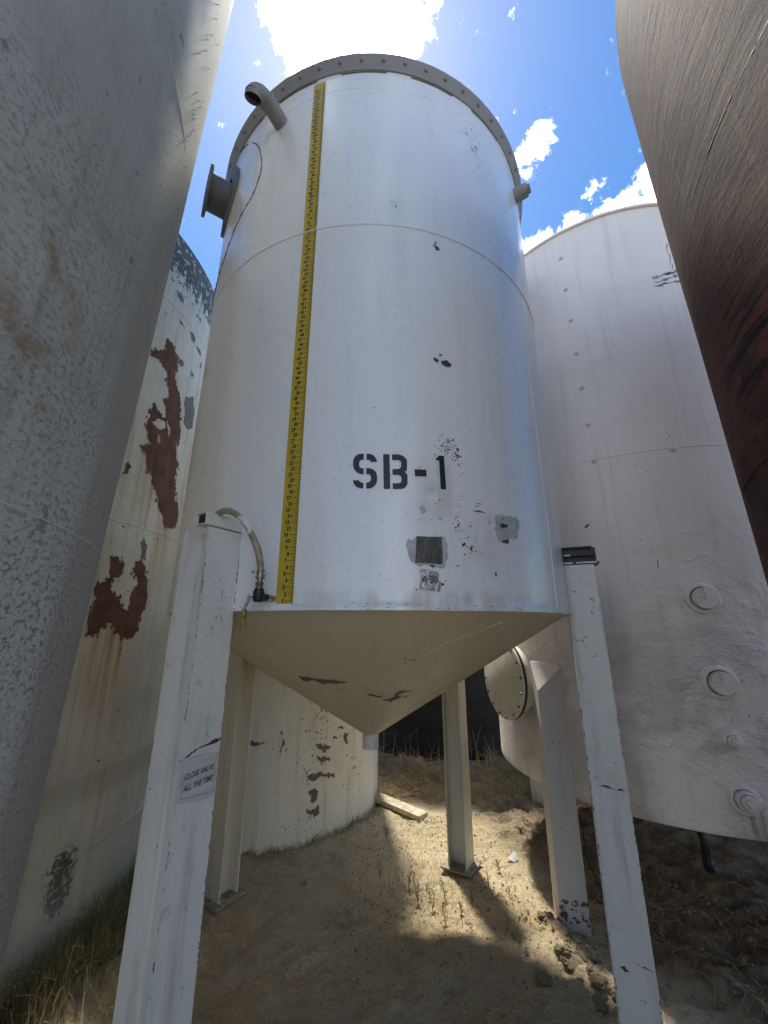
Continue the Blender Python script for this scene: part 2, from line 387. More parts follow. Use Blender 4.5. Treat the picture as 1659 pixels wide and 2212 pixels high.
[n for n in m_right.node_tree.nodes if n.type == 'BSDF_PRINCIPLED'][0].inputs['Specular IOR Level'].default_value = .12

def f_rtank(g, v, b):
    x, y, _ = g.xyz(v); Rr = 1.3
    big = g.noise(v, 1.5, 5, .6); st = g.noise(g.map(v, (9, .5, 1)), 1.8, 6, .6); spk = g.noise(v, 60, 3, .5)
    c = g.mix(g.ss(big, .4, .7), (.88, .80, .735), (.83, .745, .68))
    c = g.mix(g.m('MULTIPLY', g.ss(st, .5, .8), .28), c, (.42, .38, .31))
    c = g.mix(g.m('MULTIPLY', g.ss(spk, .70, .75), .5), c, (.10, .09, .08))
    low = g.ss(y, 3.0, 1.2)
    c = g.mix(g.m('MULTIPLY', g.m('MULTIPLY', g.ss(g.noise(v, 5, 5, .65), .5, .7), low), .4), c, (.40, .36, .29))
    dk = g.m('MULTIPLY', g.box(x, y, R_(-86)*Rr, R_(-66)*Rr, 1.15, 1.5, .09, .07), g.ss(g.noise(v, 9, 5, .6), .4, .65))
    c = g.mix(g.m('MULTIPLY', dk, .7), c, (.2, .18, .13))
    dr = g.m('MULTIPLY', g.box(x, y, R_(-20)*Rr, R_(-15)*Rr, .72, .88, .03, .05), g.ss(g.noise(g.map(v, (30, .5, 1)), 1.5, 3), .45, .6))
    c = g.mix(g.m('MULTIPLY', dr, .6), c, (.2, .18, .15))
    rgh = g.m('MULTIPLY', g.ss(g.noise(v, 1.6, 5, .65), .42, .56), low)
    n = g.bump(g.noise(v, 75, 4, .6), .14, .002)
    n = g.bump(g.m('MULTIPLY', g.noise(g.map(v, (.8, 1.3, 1)), 27, 6, .72, .6), rgh), 1.0, .026, n)
    n = g.bump(g.noise(v, 6, 3), .15, .01, n)
    return c, .48, n, 0
m_rtank = material('roughly_repainted_white', f_rtank)
m_blacktank = simple('black_plastic', (.004, .004, .005), .7, var=.3, scale=3, bumps=.05)

def f_ground(g, v, b):
    at = g.node('ShaderNodeAttribute', attribute_name='mud'); mud = at.outputs['Fac']
    big = g.noise(v, .9, 6, .6); mid = g.noise(v, 7, 6, .65); fine = g.noise(v, 60, 6, .75); gran = g.vor(v, 90)
    c = g.mix(g.ss(big, .35, .65), (.44, .355, .215), (.56, .465, .30))
    c = g.mix(g.m('MULTIPLY', g.ss(mid, .45, .7), .6), c, (.27, .205, .12))
    c = g.mix(g.m('MULTIPLY', g.ss(fine, .5, .68), .6), c, (.17, .13, .08))
    c = g.mix(g.m('MULTIPLY', g.ss(g.noise(v, 28, 4, .6), .6, .72), .45), c, (.52, .44, .30))
    c = g.mix(mud, c, g.mix(g.ss(mid, .35, .65), (.11, .082, .054), (.25, .19, .12)))
    n = g.bump(g.m('ADD', fine, g.m('MULTIPLY', gran, .35)), .8, .012); n = g.bump(g.noise(v, 22, 5, .65), .7, .03, n)
    return c, .92, n, 0
m_ground = material('sandy_soil', f_ground, 'Object')
def f_clod(g, v, b):
    n = g.noise(v, 45, 6, .7); return g.mix(g.ss(n, .35, .65), (.20, .155, .095), (.42, .34, .21)), .95, g.bump(n, .9, .01), 0
m_clod = material('soil_clods', f_clod, 'Object'); m_crumb = simple('sand_crumb', (.36, .285, .175), .95, var=.4, scale=60)
def blade_mat(name, a, b_):
    def fn(g, v, b):
        n = g.noise(v, 9, 3); return g.mix(g.ss(n, .35, .65), a, b_), .7, None, 0
    return material(name, fn, 'Object')
m_dry = blade_mat('dry_grass', (.40, .29, .12), (.60, .46, .22)); m_dryfar = blade_mat('shaded_dry_grass', (.24, .17, .075), (.44, .33, .15)); m_green = blade_mat('green_grass', (.07, .10, .03), (.16, .18, .07))  # far copy is darker: shade before the black tank put into its colour
m_mixg = blade_mat('half_dry_grass', (.16, .15, .06), (.33, .27, .13))

# ------------------------------------------------------------------ ground
def sstep(a, b, x):
    t = np.clip((x-a)/(b-a), 0, 1); return t*t*(3-2*t)
_perm = np.random.rand(256, 256)
def vn(x, y, f, seed=0):
    x = x*f+seed*17.3; y = y*f+seed*9.1; xi = np.floor(x).astype(int); yi = np.floor(y).astype(int); fx = x-xi; fy = y-yi
    fx = fx*fx*(3-2*fx); fy = fy*fy*(3-2*fy); P = lambda a, b: _perm[a & 255, b & 255]
    return (P(xi, yi)*(1-fx)+P(xi+1, yi)*fx)*(1-fy)+(P(xi, yi+1)*(1-fx)+P(xi+1, yi+1)*fx)*fy-.5
_fp = [(random.uniform(-.9, 1.9), random.uniform(-.5, 2.0), random.uniform(.05, .13), random.uniform(0, 3.14), random.uniform(.008, .022)) for _ in range(60)]
def hgt(x, y):
    h = vn(x, y, .8, 1)*.07+vn(x, y, 2.3, 2)*.035+vn(x, y, 6, 3)*.014+vn(x, y, 15, 4)*.008
    h = h+vn(x, y, 4, 21)*.022+(1-np.abs(vn(x+y*.2, y, 8, 22))*2)*.014+vn(x, y, 24, 23)*.007+vn(x, y, 50, 24)*.004
    for fx_, fy_, fr_, fa_, fd_ in _fp:
        u = (x-fx_)*math.cos(fa_)+(y-fy_)*math.sin(fa_); v_ = -(x-fx_)*math.sin(fa_)+(y-fy_)*math.cos(fa_); q = (u/fr_)**2+(v_/(fr_*.45))**2
        h = h-fd_*np.exp(-q**2)+fd_*.45*np.exp(-((q-1.9)/.7)**2)
    wm = mudf(x, y); rid = 1-np.abs(vn(x*.6+y*.3, y, 9, 5))*2
    h = h+wm*(rid*.085-.05+vn(x, y, 18, 6)*.03+vn(x, y, 38, 7)*.016)
    h = h-.10*np.exp(-((x-1.95)**2/.30+(y-.55)**2/.5))
    st = np.exp(-((x-(1.05+.35*(.3-y)))**2/.035))*sstep(1.1, .3, y)
    h = h+st*(.03+np.abs(vn(x, y, 16, 8))*.07+np.abs(vn(x, y, 33, 9))*.035)
    h = h+.04*sstep(2.6, 4.2, y)
    for px, py in ((.79, .86), (-.93, .62)):                     # stays level under the base plates
        k = np.exp(-(((x-px)**2+(y-py)**2)/.05)); h = h*(1-k)
    return h*np.clip(12/(1+np.hypot(x, y)), 0, 1)
def mudf(x, y):
    a = sstep(1.15, 1.75, x+.25*(y-.5)+.25*vn(x, y, 3, 11))*sstep(3.6, 2.0, x*0+y)
    b = .45*sstep(.15, -.5, y+.3*vn(x, y, 2.5, 12))*sstep(-.9, -.2, x)
    c_ = .95*sstep(1.95, 2.7, y+.3*vn(x, y, 3, 13))  # far ground darkened: shade painted in through the mud tone
    d = .3*sstep(-.2, -.9, x+.3*vn(x, y, 2, 14))
    return np.clip(np.maximum.reduce([a, b, c_, d]), 0, 1)
N = 520
t = np.linspace(-1, 1, N)
ax_ = 2.6*t+57*np.sign(t)*np.abs(t)**9
X, Y = np.meshgrid(ax_+.6, ax_+1.0, indexing='ij')
Z = hgt(X, Y)
me = bpy.data.meshes.new('ground'); vv = np.stack([X.ravel(), Y.ravel(), Z.ravel()], 1)
idx = np.arange(N*N).reshape(N, N)
ff = np.stack([idx[:-1, :-1].ravel(), idx[1:, :-1].ravel(), idx[1:, 1:].ravel(), idx[:-1, 1:].ravel()], 1)
me.vertices.add(len(vv)); me.vertices.foreach_set('co', vv.ravel().astype('f')); me.loops.add(ff.size); me.loops.foreach_set('vertex_index', ff.ravel().astype('i'))
me.polygons.add(len(ff)); me.polygons.foreach_set('loop_start', (np.arange(len(ff))*4).astype('i')); me.polygons.foreach_set('loop_total', np.full(len(ff), 4, 'i'))
me.update(); me.validate(); me.polygons.foreach_set('use_smooth', [True]*len(ff))
at = me.attributes.new('mud', 'FLOAT', 'POINT'); at.data.foreach_set('value', mudf(X, Y).ravel().astype('f'))
me.materials.append(m_ground); go = bpy.data.objects.new('ground', me); C.objects.link(go); go['kind'] = 'structure'
_gx = np.arange(-3.2, 4.6, .015); _gy = np.arange(-2.2, 5.2, .015); _GX, _GY = np.meshgrid(_gx, _gy, indexing='ij'); _GH = hgt(_GX, _GY)
def gz(x, y):
    u = min(max((x+3.2)/.015, 0), len(_gx)-1.001); v = min(max((y+2.2)/.015, 0), len(_gy)-1.001); i, j = int(u), int(v); u -= i; v -= j
    return float((_GH[i, j]*(1-u)+_GH[i+1, j]*u)*(1-v)+(_GH[i, j+1]*(1-u)+_GH[i+1, j+1]*u)*v)

# outlines (azimuth in degrees, height in metres) of marks on the tanks
D={'rust_big': [[(75.63, 4.084), (77.53, 4.067), (79.98, 3.995), (80.69, 3.901), (80.18, 3.862), (81.43, 3.753), (83.28, 3.682), (85.12, 3.572), (85.34, 3.47), (86.65, 3.29), (85.36, 3.254), (86.26, 3.173), (88.09, 3.113), (87.33, 3.003), (88.6, 2.869), (91.28, 2.732), (91.58, 2.629), (90.42, 2.584), (86.4, 2.558), (84.44, 2.641), (82.16, 2.689), (81.11, 2.777), (78.92, 2.844), (78.4, 2.913), (76.67, 2.938), (75.71, 3.031), (74.8, 3.079), (73.92, 3.044), (74.14, 3.092), (76.76, 3.137), (75.26, 3.178), (74.15, 3.254), (74.71, 3.341), (74.68, 3.389), (75.04, 3.468), (76.56, 3.43), (78.11, 3.399), (79.79, 3.411), (79.66, 3.476), (77.75, 3.542), (79.96, 3.584), (78.96, 3.668), (77.77, 3.732), (77.64, 3.799), (75.83, 3.812), (74.29, 3.848), (72.04, 3.823), (71.5, 3.862), (73.88, 3.908), (76.44, 3.968), (75.32, 4.031)], [(75.02, 3.315), (77.58, 3.378), (79.88, 3.379), (79.95, 3.322), (77.31, 3.28)], [(77.47, 3.258), (78.88, 3.248), (79.45, 3.2), (78.48, 3.165)], [(80.44, 3.422), (81.59, 3.373), (81.81, 3.276), (80.57, 3.357)]], 'rust_low': [[(71.45, 2.203), (72.01, 2.249), (73.38, 2.249), (74.98, 2.193), (74.86, 2.142), (74.33, 2.115), (72.97, 2.11), (72.79, 2.073), (73.43, 2.014), (74.5, 1.992), (75.94, 1.958), (75.73, 1.922), (78.43, 1.9), (79.59, 1.964), (78.21, 2.0), (80.03, 2.094), (79.44, 2.132), (77.78, 2.165), (78.2, 2.219), (79.93, 2.261), (81.5, 2.22), (81.51, 2.179), (83.01, 2.117), (83.22, 2.05), (83.22, 1.931), (82.26, 1.852), (82.37, 1.763), (81.22, 1.721), (79.3, 1.716), (77.05, 1.742), (75.18, 1.802), (73.92, 1.82), (72.41, 1.791), (71.66, 1.752), (69.75, 1.748), (69.59, 1.825), (69.74, 1.914), (70.21, 1.961), (69.54, 2.029), (70.29, 2.066), (71.64, 2.082), (72.5, 2.115), (71.78, 2.155)]], 'rust_small': [[[(71.15, 2.921), (72.19, 2.898), (71.72, 2.836), (70.43, 2.814), (70.79, 2.867)]]], 'rust_grey': [[(78.46, 2.375), (79.3, 2.422), (80.96, 2.369), (80.77, 2.313), (81.13, 2.266), (79.25, 2.271), (79.48, 2.32)], [(86.14, 3.737), (90.6, 3.813), (92.49, 3.704), (92.93, 3.54), (90.81, 3.487), (87.24, 3.502), (87.28, 3.611)], [(75.51, 4.576), (76.78, 4.587), (78.49, 4.575), (79.12, 4.539), (78.15, 4.52)], [(83.43, 4.35), (84.88, 4.37), (86.61, 4.359), (86.47, 4.3), (84.8, 4.295)], [(87.75, 4.305), (89.67, 4.314), (91.15, 4.294), (90.87, 4.259), (88.94, 4.269)], [(80.83, 4.008), (82.48, 4.02), (83.18, 3.985), (82.43, 3.952), (80.94, 3.968)], [(78.51, 4.344), (79.96, 4.348), (80.18, 4.318), (78.93, 4.311)], [(86.72, 3.994), (88.36, 4.012), (88.64, 3.983), (87.19, 3.97)], [(91.25, 4.194), (92.14, 4.204), (92.64, 4.16), (91.55, 4.154)], [(86.95, 4.598), (88.09, 4.615), (87.98, 4.578), (87.2, 4.571)]], 'patch_pale': [(6.69, 2.13), (7.36, 2.122), (7.96, 2.131), (8.36, 2.139), (13.25, 2.144), (14.09, 2.141), (14.55, 2.113), (14.39, 2.088), (14.55, 2.068), (14.08, 2.048), (13.6, 2.02), (12.98, 2.015), (12.18, 2.021), (11.17, 2.018), (9.8, 2.029), (8.61, 2.02), (7.85, 2.032), (7.09, 2.043), (6.63, 2.066), (6.27, 2.094), (6.48, 2.117)], 'patch_dark': [(8.29, 2.139), (13.25, 2.141), (13.36, 2.077), (13.18, 2.034), (7.92, 2.036), (8.11, 2.087)], 'foil': [(8.8, 2.013), (10.56, 2.009), (12.64, 2.002), (12.5, 1.98), (12.77, 1.965), (12.5, 1.929), (10.43, 1.933), (8.61, 1.936), (8.84, 1.971)], 'scuff': [(26.39, 2.259), (28.01, 2.266), (28.88, 2.261), (30.78, 2.267), (31.08, 2.263), (32.45, 2.27), (33.53, 2.252), (33.32, 2.224), (32.45, 2.175), (29.8, 2.162), (29.21, 2.141), (26.48, 2.142), (26.07, 2.169), (25.66, 2.197), (26.18, 2.218), (25.99, 2.235)], 'scuff_dark': [[(27.14, 2.214), (28.65, 2.222), (29.71, 2.223), (29.18, 2.21), (27.66, 2.204)], [(28.23, 2.253), (28.57, 2.249), (28.31, 2.242), (27.89, 2.244)], [(27.37, 2.15), (28.87, 2.158), (29.56, 2.148), (28.75, 2.139), (27.61, 2.142)], [(26.53, 2.203), (27.38, 2.204), (27.06, 2.197)], [(29.76, 2.206), (29.98, 2.201), (29.64, 2.196)]], 'chips': [[(16.14, 2.185), (16.49, 2.188), (16.7, 2.184), (16.35, 2.179)], [(17.62, 2.118), (18.21, 2.126), (18.42, 2.12), (17.82, 2.108), (17.48, 2.11)], [(19.06, 2.108), (19.52, 2.107), (19.38, 2.098)], [(19.68, 2.119), (19.87, 2.107), (19.67, 2.097)], [(20.18, 2.095), (20.77, 2.094), (20.51, 2.087)], [(21.31, 2.093), (21.79, 2.091), (21.53, 2.087)], [(17.14, 2.145), (17.37, 2.133), (17.07, 2.136)], [(15.95, 2.032), (16.7, 2.031), (16.62, 2.027)], [(24.85, 2.007), (25.16, 2.015), (25.36, 2.003), (25.05, 1.994)], [(12.87, 1.963), (13.46, 1.958), (13.35, 1.952), (12.85, 1.954)], [(13.6, 1.973), (13.94, 1.97), (13.69, 1.967)], [(7.76, 1.942), (8.28, 1.937), (8.12, 1.931)], [(10.59, 2.027), (11.59, 2.03), (11.47, 2.02), (10.98, 2.022)], [(22.32, 2.088), (22.54, 2.082), (22.48, 2.079)], [(17.0, 1.987), (17.15, 1.985), (17.03, 1.981)], [(12.02, 2.151), (12.18, 2.151), (12.11, 2.146)], [(13.17, 2.971), (14.47, 2.962), (14.11, 2.946), (13.25, 2.954)], [(14.91, 2.959), (16.4, 2.971), (17.62, 2.952), (16.89, 2.936), (15.2, 2.941)], [(14.54, 2.995), (15.55, 2.994), (14.73, 2.981)], [(14.03, 3.64), (15.49, 3.635), (16.07, 3.615), (15.07, 3.608)], [(14.67, 3.656), (15.29, 3.661), (15.01, 3.64)]], 'letters': [[(-1.82, 2.478), (-1.8, 2.452), (-2.22, 2.452), (-2.57, 2.447), (-2.69, 2.441), (-2.67, 2.423), (-2.45, 2.417), (-2.2, 2.415), (-1.81, 2.414), (-1.8, 2.39), (-2.43, 2.39), (-3.13, 2.397), (-3.63, 2.409), (-3.9, 2.425), (-3.92, 2.443), (-3.71, 2.462), (-3.08, 2.475), (-2.44, 2.478)], [(-1.31, 2.478), (-0.64, 2.478), (0.07, 2.472), (0.59, 2.459), (0.82, 2.443), (-0.43, 2.442), (-0.5, 2.447), (-0.75, 2.452), (-1.29, 2.452)], [(-1.32, 2.415), (-0.61, 2.415), (0.22, 2.408), (0.67, 2.396), (0.83, 2.38), (0.84, 2.362), (0.62, 2.347), (0.06, 2.334), (-0.69, 2.328), (-1.27, 2.328), (-1.28, 2.353), (-0.83, 2.354), (-0.46, 2.361), (-0.37, 2.372), (-0.47, 2.384), (-0.79, 2.389), (-1.3, 2.39)], [(-3.86, 2.363), (-2.67, 2.363), (-2.53, 2.357), (-2.15, 2.353), (-1.83, 2.353), (-1.82, 2.328), (-2.44, 2.329), (-3.2, 2.336), (-3.65, 2.348)], [(1.99, 2.477), (3.25, 2.478), (3.36, 2.329), (2.12, 2.327)], [(3.76, 2.478), (5.17, 2.479), (6.08, 2.472), (6.66, 2.459), (6.75, 2.447), (6.72, 2.412), (6.24, 2.403), (6.7, 2.395), (6.79, 2.385), (6.76, 2.352), (6.31, 2.337), (5.6, 2.33), (3.86, 2.328), (3.86, 2.352), (4.98, 2.353), (5.46, 2.357), (5.58, 2.366), (5.59, 2.378), (5.38, 2.386), (4.99, 2.389), (3.84, 2.389), (3.81, 2.413), (5.01, 2.415), (5.42, 2.42), (5.53, 2.429), (5.54, 2.444), (5.35, 2.451), (5.03, 2.454), (3.76, 2.453)], [(8.23, 2.416), (8.34, 2.418), (10.61, 2.419), (10.69, 2.416), (10.69, 2.391), (9.23, 2.388), (8.31, 2.389)], [(13.41, 2.489), (14.58, 2.49), (14.71, 2.341), (13.55, 2.34), (13.47, 2.466), (12.83, 2.467), (12.79, 2.475), (13.13, 2.479)]], 'weldoval': [(-41.93, 4.767), (-38.84, 4.683), (-36.62, 4.586), (-34.97, 4.456), (-34.87, 4.378), (-35.36, 4.329), (-37.37, 4.234), (-40.77, 4.183), (-45.36, 4.119), (-49.15, 4.041), (-53.95, 3.964)], 'cone': [[(-30.2, 1.574), (-28.7, 1.567), (-26.1, 1.571), (-24.2, 1.563), (-20.5, 1.564), (-15.9, 1.56), (-9.6, 1.553), (-10.8, 1.547), (-16.8, 1.542), (-22.4, 1.538), (-24.1, 1.55), (-27.9, 1.546), (-30.9, 1.547)], [(-3.1, 1.485), (0.6, 1.48), (6.1, 1.471), (5.9, 1.465), (0.6, 1.473), (-2.6, 1.479)], [(6.6, 1.45), (10.7, 1.448), (13.3, 1.462), (13.5, 1.483), (16.5, 1.495), (21.9, 1.492), (17.5, 1.487), (14.6, 1.479), (14.8, 1.465), (17.4, 1.462), (16.8, 1.45), (13.8, 1.441), (12.9, 1.426), (11.5, 1.432), (12.6, 1.443), (7.4, 1.445)], [(18.2, 1.446), (22.1, 1.467), (20.7, 1.454)]], 'rt_marks': [[(-10.8, 4.401), (-7.41, 4.399), (-3.67, 4.425), (-3.91, 4.398), (-6.82, 4.38), (-9.11, 4.372), (-11.36, 4.366)], [(-11.49, 4.349), (-7.85, 4.346), (-4.43, 4.358), (-4.74, 4.34), (-7.99, 4.328), (-11.66, 4.327)], [(-11.99, 4.284), (-9.07, 4.287), (-5.24, 4.301), (-5.54, 4.283), (-9.25, 4.265), (-12.13, 4.266)], [(-44.26, 2.487), (-43.04, 2.506), (-42.35, 2.507), (-43.73, 2.481)], [(-26.65, 2.214), (-26.43, 2.214), (-26.59, 2.16), (-26.88, 2.166)]], 'backflakes': [[(30.27, 0.74), (31.86, 0.744), (33.54, 0.721), (35.19, 0.729), (36.37, 0.711), (38.13, 0.705), (37.29, 0.685), (35.85, 0.685), (35.34, 0.664), (33.67, 0.665), (31.97, 0.698), (30.88, 0.706)], [(30.78, 0.643), (32.67, 0.628), (34.29, 0.636), (36.02, 0.611), (37.74, 0.609), (37.23, 0.579), (35.5, 0.59), (33.89, 0.569), (32.84, 0.555), (33.03, 0.59), (31.63, 0.617)], [(26.5, 0.528), (29.81, 0.512), (32.93, 0.519), (35.19, 0.483), (39.22, 0.466), (40.99, 0.486), (40.79, 0.432), (37.54, 0.438), (34.67, 0.467), (32.52, 0.467), (30.5, 0.44), (28.4, 0.469), (26.71, 0.453), (27.33, 0.495)], [(38.57, 0.779), (41.67, 0.773), (41.08, 0.751), (39.2, 0.764)], [(41.21, 0.846), (43.46, 0.858), (46.24, 0.839), (43.52, 0.829)], [(44.97, 0.77), (47.79, 0.779), (47.89, 0.72), (46.51, 0.687), (45.41, 0.72)], [(14.7, 0.886), (15.15, 0.89), (15.09, 0.841), (16.05, 0.831), (15.82, 0.76), (15.28, 0.717), (14.47, 0.683), (14.95, 0.744), (15.38, 0.796)], [(16.83, 0.736), (17.52, 0.739), (17.5, 0.717), (17.01, 0.722)], [(11.5, 0.749), (12.19, 0.748), (11.91, 0.735)], [(27.7, 0.374), (29.75, 0.384), (32.51, 0.355), (31.59, 0.287), (28.96, 0.289)], [(27.52, 0.251), (32.23, 0.249), (33.45, 0.19), (30.85, 0.163), (28.69, 0.194)], [(1.75, 0.803), (5.96, 0.805), (9.6, 0.798), (9.85, 0.783), (6.07, 0.779), (1.84, 0.785)]]}
# ------------------------------------------------------------------ the raised silo with the cone bottom
RZ = 1.87; RM = 1.1788; TOP = RZ+3.089
tank = empty('silo_tank', (0, 0, 0), 'white cone-bottomed steel tank on four beam legs, stencilled SB-1, with a yellow ruler strip', 'tank')
S = cyl(RM, (0, 0), .0022, 1)
bm = bmesh.new()
zs = [RZ, RZ+.004]+[RZ+.02+k*.06 for k in range(51)]+[TOP-.015]
prof = [(RM+.004, RZ-.012), (RM+.007, RZ+.004), (RM+.004, RZ+.018)]+[(RM, z) for z in zs[2:]]
prof = [(RM, RZ-.012), (RM+.007, RZ-.009), (RM+.008, RZ+.006), (RM+.001, RZ+.016)]+[(RM, RZ+.03+(TOP-RZ-.035)*k/52) for k in range(53)]
lathe(bm, prof, 256, uvR=RM, wob=.0022, seed=1)
def ringweld(bm, R, z, r=.005, mi=0, c=(0, 0), wob=0.0, seed=0, n=420, amp=.25, a0=-180, a1=180):
    """bead laid round a shell"""
    m_ = int(n*(a1-a0)/360); prev = None; uvl = bm.loops.layers.uv.verify()
    for k in range(m_+1):
        a = a0+(a1-a0)*k/m_; rr = r*(1+amp*math.sin(k*1.7)*.5+random.uniform(-amp, amp)*.5); dz = random.uniform(-.0008, .0008)
        row = [bm.verts.new(cyl(R, c, wob, seed)(a, z+dz+rr*math.cos(q)*1.1, rr*math.sin(q)*.8-.0005)) for q in (0.0, .8, 1.57, 2.34, 3.14)]
        if prev:
            for i in range(4):
                f = bm.faces.new((prev[i], prev[i+1], row[i+1], row[i])); f.material_index = mi; f.smooth = True
                for lp in f.loops: lp[uvl].uv = (R_(a)*R, z)
        prev = row
ringweld(bm, RM, RZ+1.8475, .0065, wob=.0022, seed=1)
ringweld(bm, RM, RZ+1.02+1.85-.0, .0022, amp=.1, n=360, wob=.0022, seed=1)
# vertical seam
for z0, z1, az in ((RZ+1.85, TOP-.05, -14.0), (RZ+.02, RZ+1.84, 47.0), (RZ+1.86, TOP-.06, 110.)):
    pts = [S(az+random.uniform(-.03, .03), z0+(z1-z0)*k/60, .0005) for k in range(61)]; tube(bm, pts, .0028, 6)
# dark gap line under the lid angle, with intermittent stretches filled
for a0 in range(-170, 180, 20):
    decal(bm, [[(a0, TOP-.086), (a0+13, TOP-.086), (a0+13, TOP-.078), (a0, TOP-.078)]], S, 1, .003, uscale=.0206)
D1 = dict(uscale=.0206, Ruv=RM)
for ch in D['chips']: decal(bm, [ch], S, 1, .002, amp=.12, levels=1, **D1)
for az, z, sa, sz, n, a, b_ in ((15.6, 2.531, 1.1, .03, 90, .001, .005), (17.5, 2.50, .5, .02, 30, .002, .007), (18.5, 2.13, 1.2, .035, 30, .001, .005), (16.6, 2.20, .8, .025, 26, .001, .005),
                              (14, 3.9, 12, .9, 60, .001, .003), (12, 2.3, 12, .25, 90, .001, .003), (-3, 2.3, 6, .25, 40, .001, .0025), (5, 3.86, .4, .012, 22, .001, .004), (30, 4.55, 3, .12, 45, .001, .006), (22, 2.4, 6, .3, 40, .001, .003),
                              (33, 3.0, 8, .6, 40, .001, .003), (-10, 3, 5, .7, 25, .001, .002)):
    for L in cluster(az, z, sa, sz, n, a, b_, .0206): decal(bm, [L], S, 1, .002, **D1)
for k in range(70):                                               # grime along the bottom lip
    a = random.uniform(-30, 62); decal(bm, [blob(a, RZ+random.uniform(-.006, .014), random.uniform(.001, .012), .0011, 6, .0206)], cyl(RM+.008), 1, .001, **D1)
for ch in cluster(30, 4.55, 1.5, .05, 8, .008, .03, .0206): decal(bm, [ch], S, 2, .0012, amp=.2, **D1)
for ch in cluster(15, 2.26, 3.5, .03, 5, .008, .016, .0206): decal(bm, [ch], S, 2, .0012, amp=.2, **D1)
decal(bm, [D['patch_pale']], S, 2, .001, amp=.13, levels=2, **D1)
decal(bm, [D['scuff']], S, 2, .001, amp=.12, levels=2, **D1)
for L in D['scuff_dark']: decal(bm, [L], S, 1, .002, amp=.25, levels=2, **D1)
for k in range(10): decal(bm, [blob(21.9+random.gauss(0, .6), 2.27+random.gauss(0, .02), random.uniform(.004, .02), .0012, 7, .0206)], S, 1, .002, amp=.2, **D1)
# broken weld line of the round patch beside the nozzle
wl = spline([S(a, z, .001) for a, z in D['weldoval']]+[S(-60, 3.93, .001), S(-66, 3.95, .001), S(-76, 4.1, .001), S(-82, 4.4, .001), S(-78, 4.75, .001), S(-66, 4.95, .001), S(-52, 4.90, .001), S(-45, 4.82, .001)], 8)
tube(bm, [q+Vector((random.uniform(-1, 1), 0, random.uniform(-1, 1)))*.002 for q in wl], [random.uniform(.001, .0045) for _ in wl], 6, mi=1)
link('shell', bm, [m_white, m_chip, m_scuff], tank, smooth=True, sharp=45)
bm = bmesh.new(); decal(bm, [D['patch_dark']], S, 0, .004, amp=.02, levels=2, **D1)
link('bare_metal_patch', bm, m_bare, tank, label='dark square patch of bare steel below the stencil')
bm = bmesh.new()
for L in D['letters']: decal(bm, [L], S, 0, .0025, uscale=.0206, Ruv=RM)
link('stencil_lettering', bm, m_black, tank, label='black stencilled letters SB-1')
bm = bmesh.new(); fo = D['foil']; decal(bm, [fo], S, 0, .004, amp=.06, levels=2, **D1); ft = link('foil_tag', bm, m_foil, tank, label='crinkled foil tag marked A-80')
def stroke(bm, pts, wd, surf, off, us):
    P = [Vector((a*us, b)) for a, b in pts]
    for p_, q in zip(P, P[1:]):
        d = (q-p_).normalized()*wd*.5; nn = Vector((-d.y, d.x)); p2 = p_-d; q2 = q+d
        decal(bm, [[((v.x)/us, v.y) for v in (p2-nn, q2-nn, q2+nn, p2+nn)]], surf, 0, off, uscale=us, step=.08)
bm = bmesh.new(); us = .0206; fx = lambda u, v: (9.0+u*3.2, 1.9605+v*.026)   # writing on the foil
for L in ([(.06, 0), (.18, .95), (.22, .95), (.34, .08)], [(.10, .38), (.30, .42)], [(.36, .5), (.47, .52)],
          [(.66, .92), (.56, .98), (.53, .75), (.62, .5), (.70, .22), (.62, -.03), (.53, .15), (.58, .42), (.70, .72), (.66, .92)],
          [(.86, .95), (.78, .8), (.77, .3), (.84, .03), (.93, .2), (.95, .7), (.86, .95)]):
    stroke(bm, [fx(u, v) for u, v in L], .0032, S, .0055, us)
link('handwriting', bm, m_black, ft)
# cone
bm = bmesh.new(); cone_r = lambda z: .05+(z-(RZ-.69))/.69*(RM-.05)
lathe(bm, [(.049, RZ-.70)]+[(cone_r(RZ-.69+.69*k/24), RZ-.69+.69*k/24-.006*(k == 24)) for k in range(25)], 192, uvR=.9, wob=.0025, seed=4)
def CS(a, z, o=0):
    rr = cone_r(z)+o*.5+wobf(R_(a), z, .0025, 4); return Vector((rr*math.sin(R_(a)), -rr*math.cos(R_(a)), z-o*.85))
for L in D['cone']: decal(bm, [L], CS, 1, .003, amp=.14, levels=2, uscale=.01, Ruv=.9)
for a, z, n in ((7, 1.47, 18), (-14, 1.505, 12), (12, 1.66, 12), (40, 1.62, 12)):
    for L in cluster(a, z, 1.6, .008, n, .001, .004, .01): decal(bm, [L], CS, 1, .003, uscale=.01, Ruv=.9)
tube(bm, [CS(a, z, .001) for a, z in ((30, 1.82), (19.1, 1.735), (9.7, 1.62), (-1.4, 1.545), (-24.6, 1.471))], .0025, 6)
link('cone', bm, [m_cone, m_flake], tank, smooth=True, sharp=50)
bm = bmesh.new(); lathe(bm, [(.001, RZ-.775), (.040, RZ-.775), (.048, RZ-.772), (.0485, RZ-.69), (.052, RZ-.684)], 40, uvR=.05); link('outlet', bm, m_leg, tank, smooth=True, sharp=40)
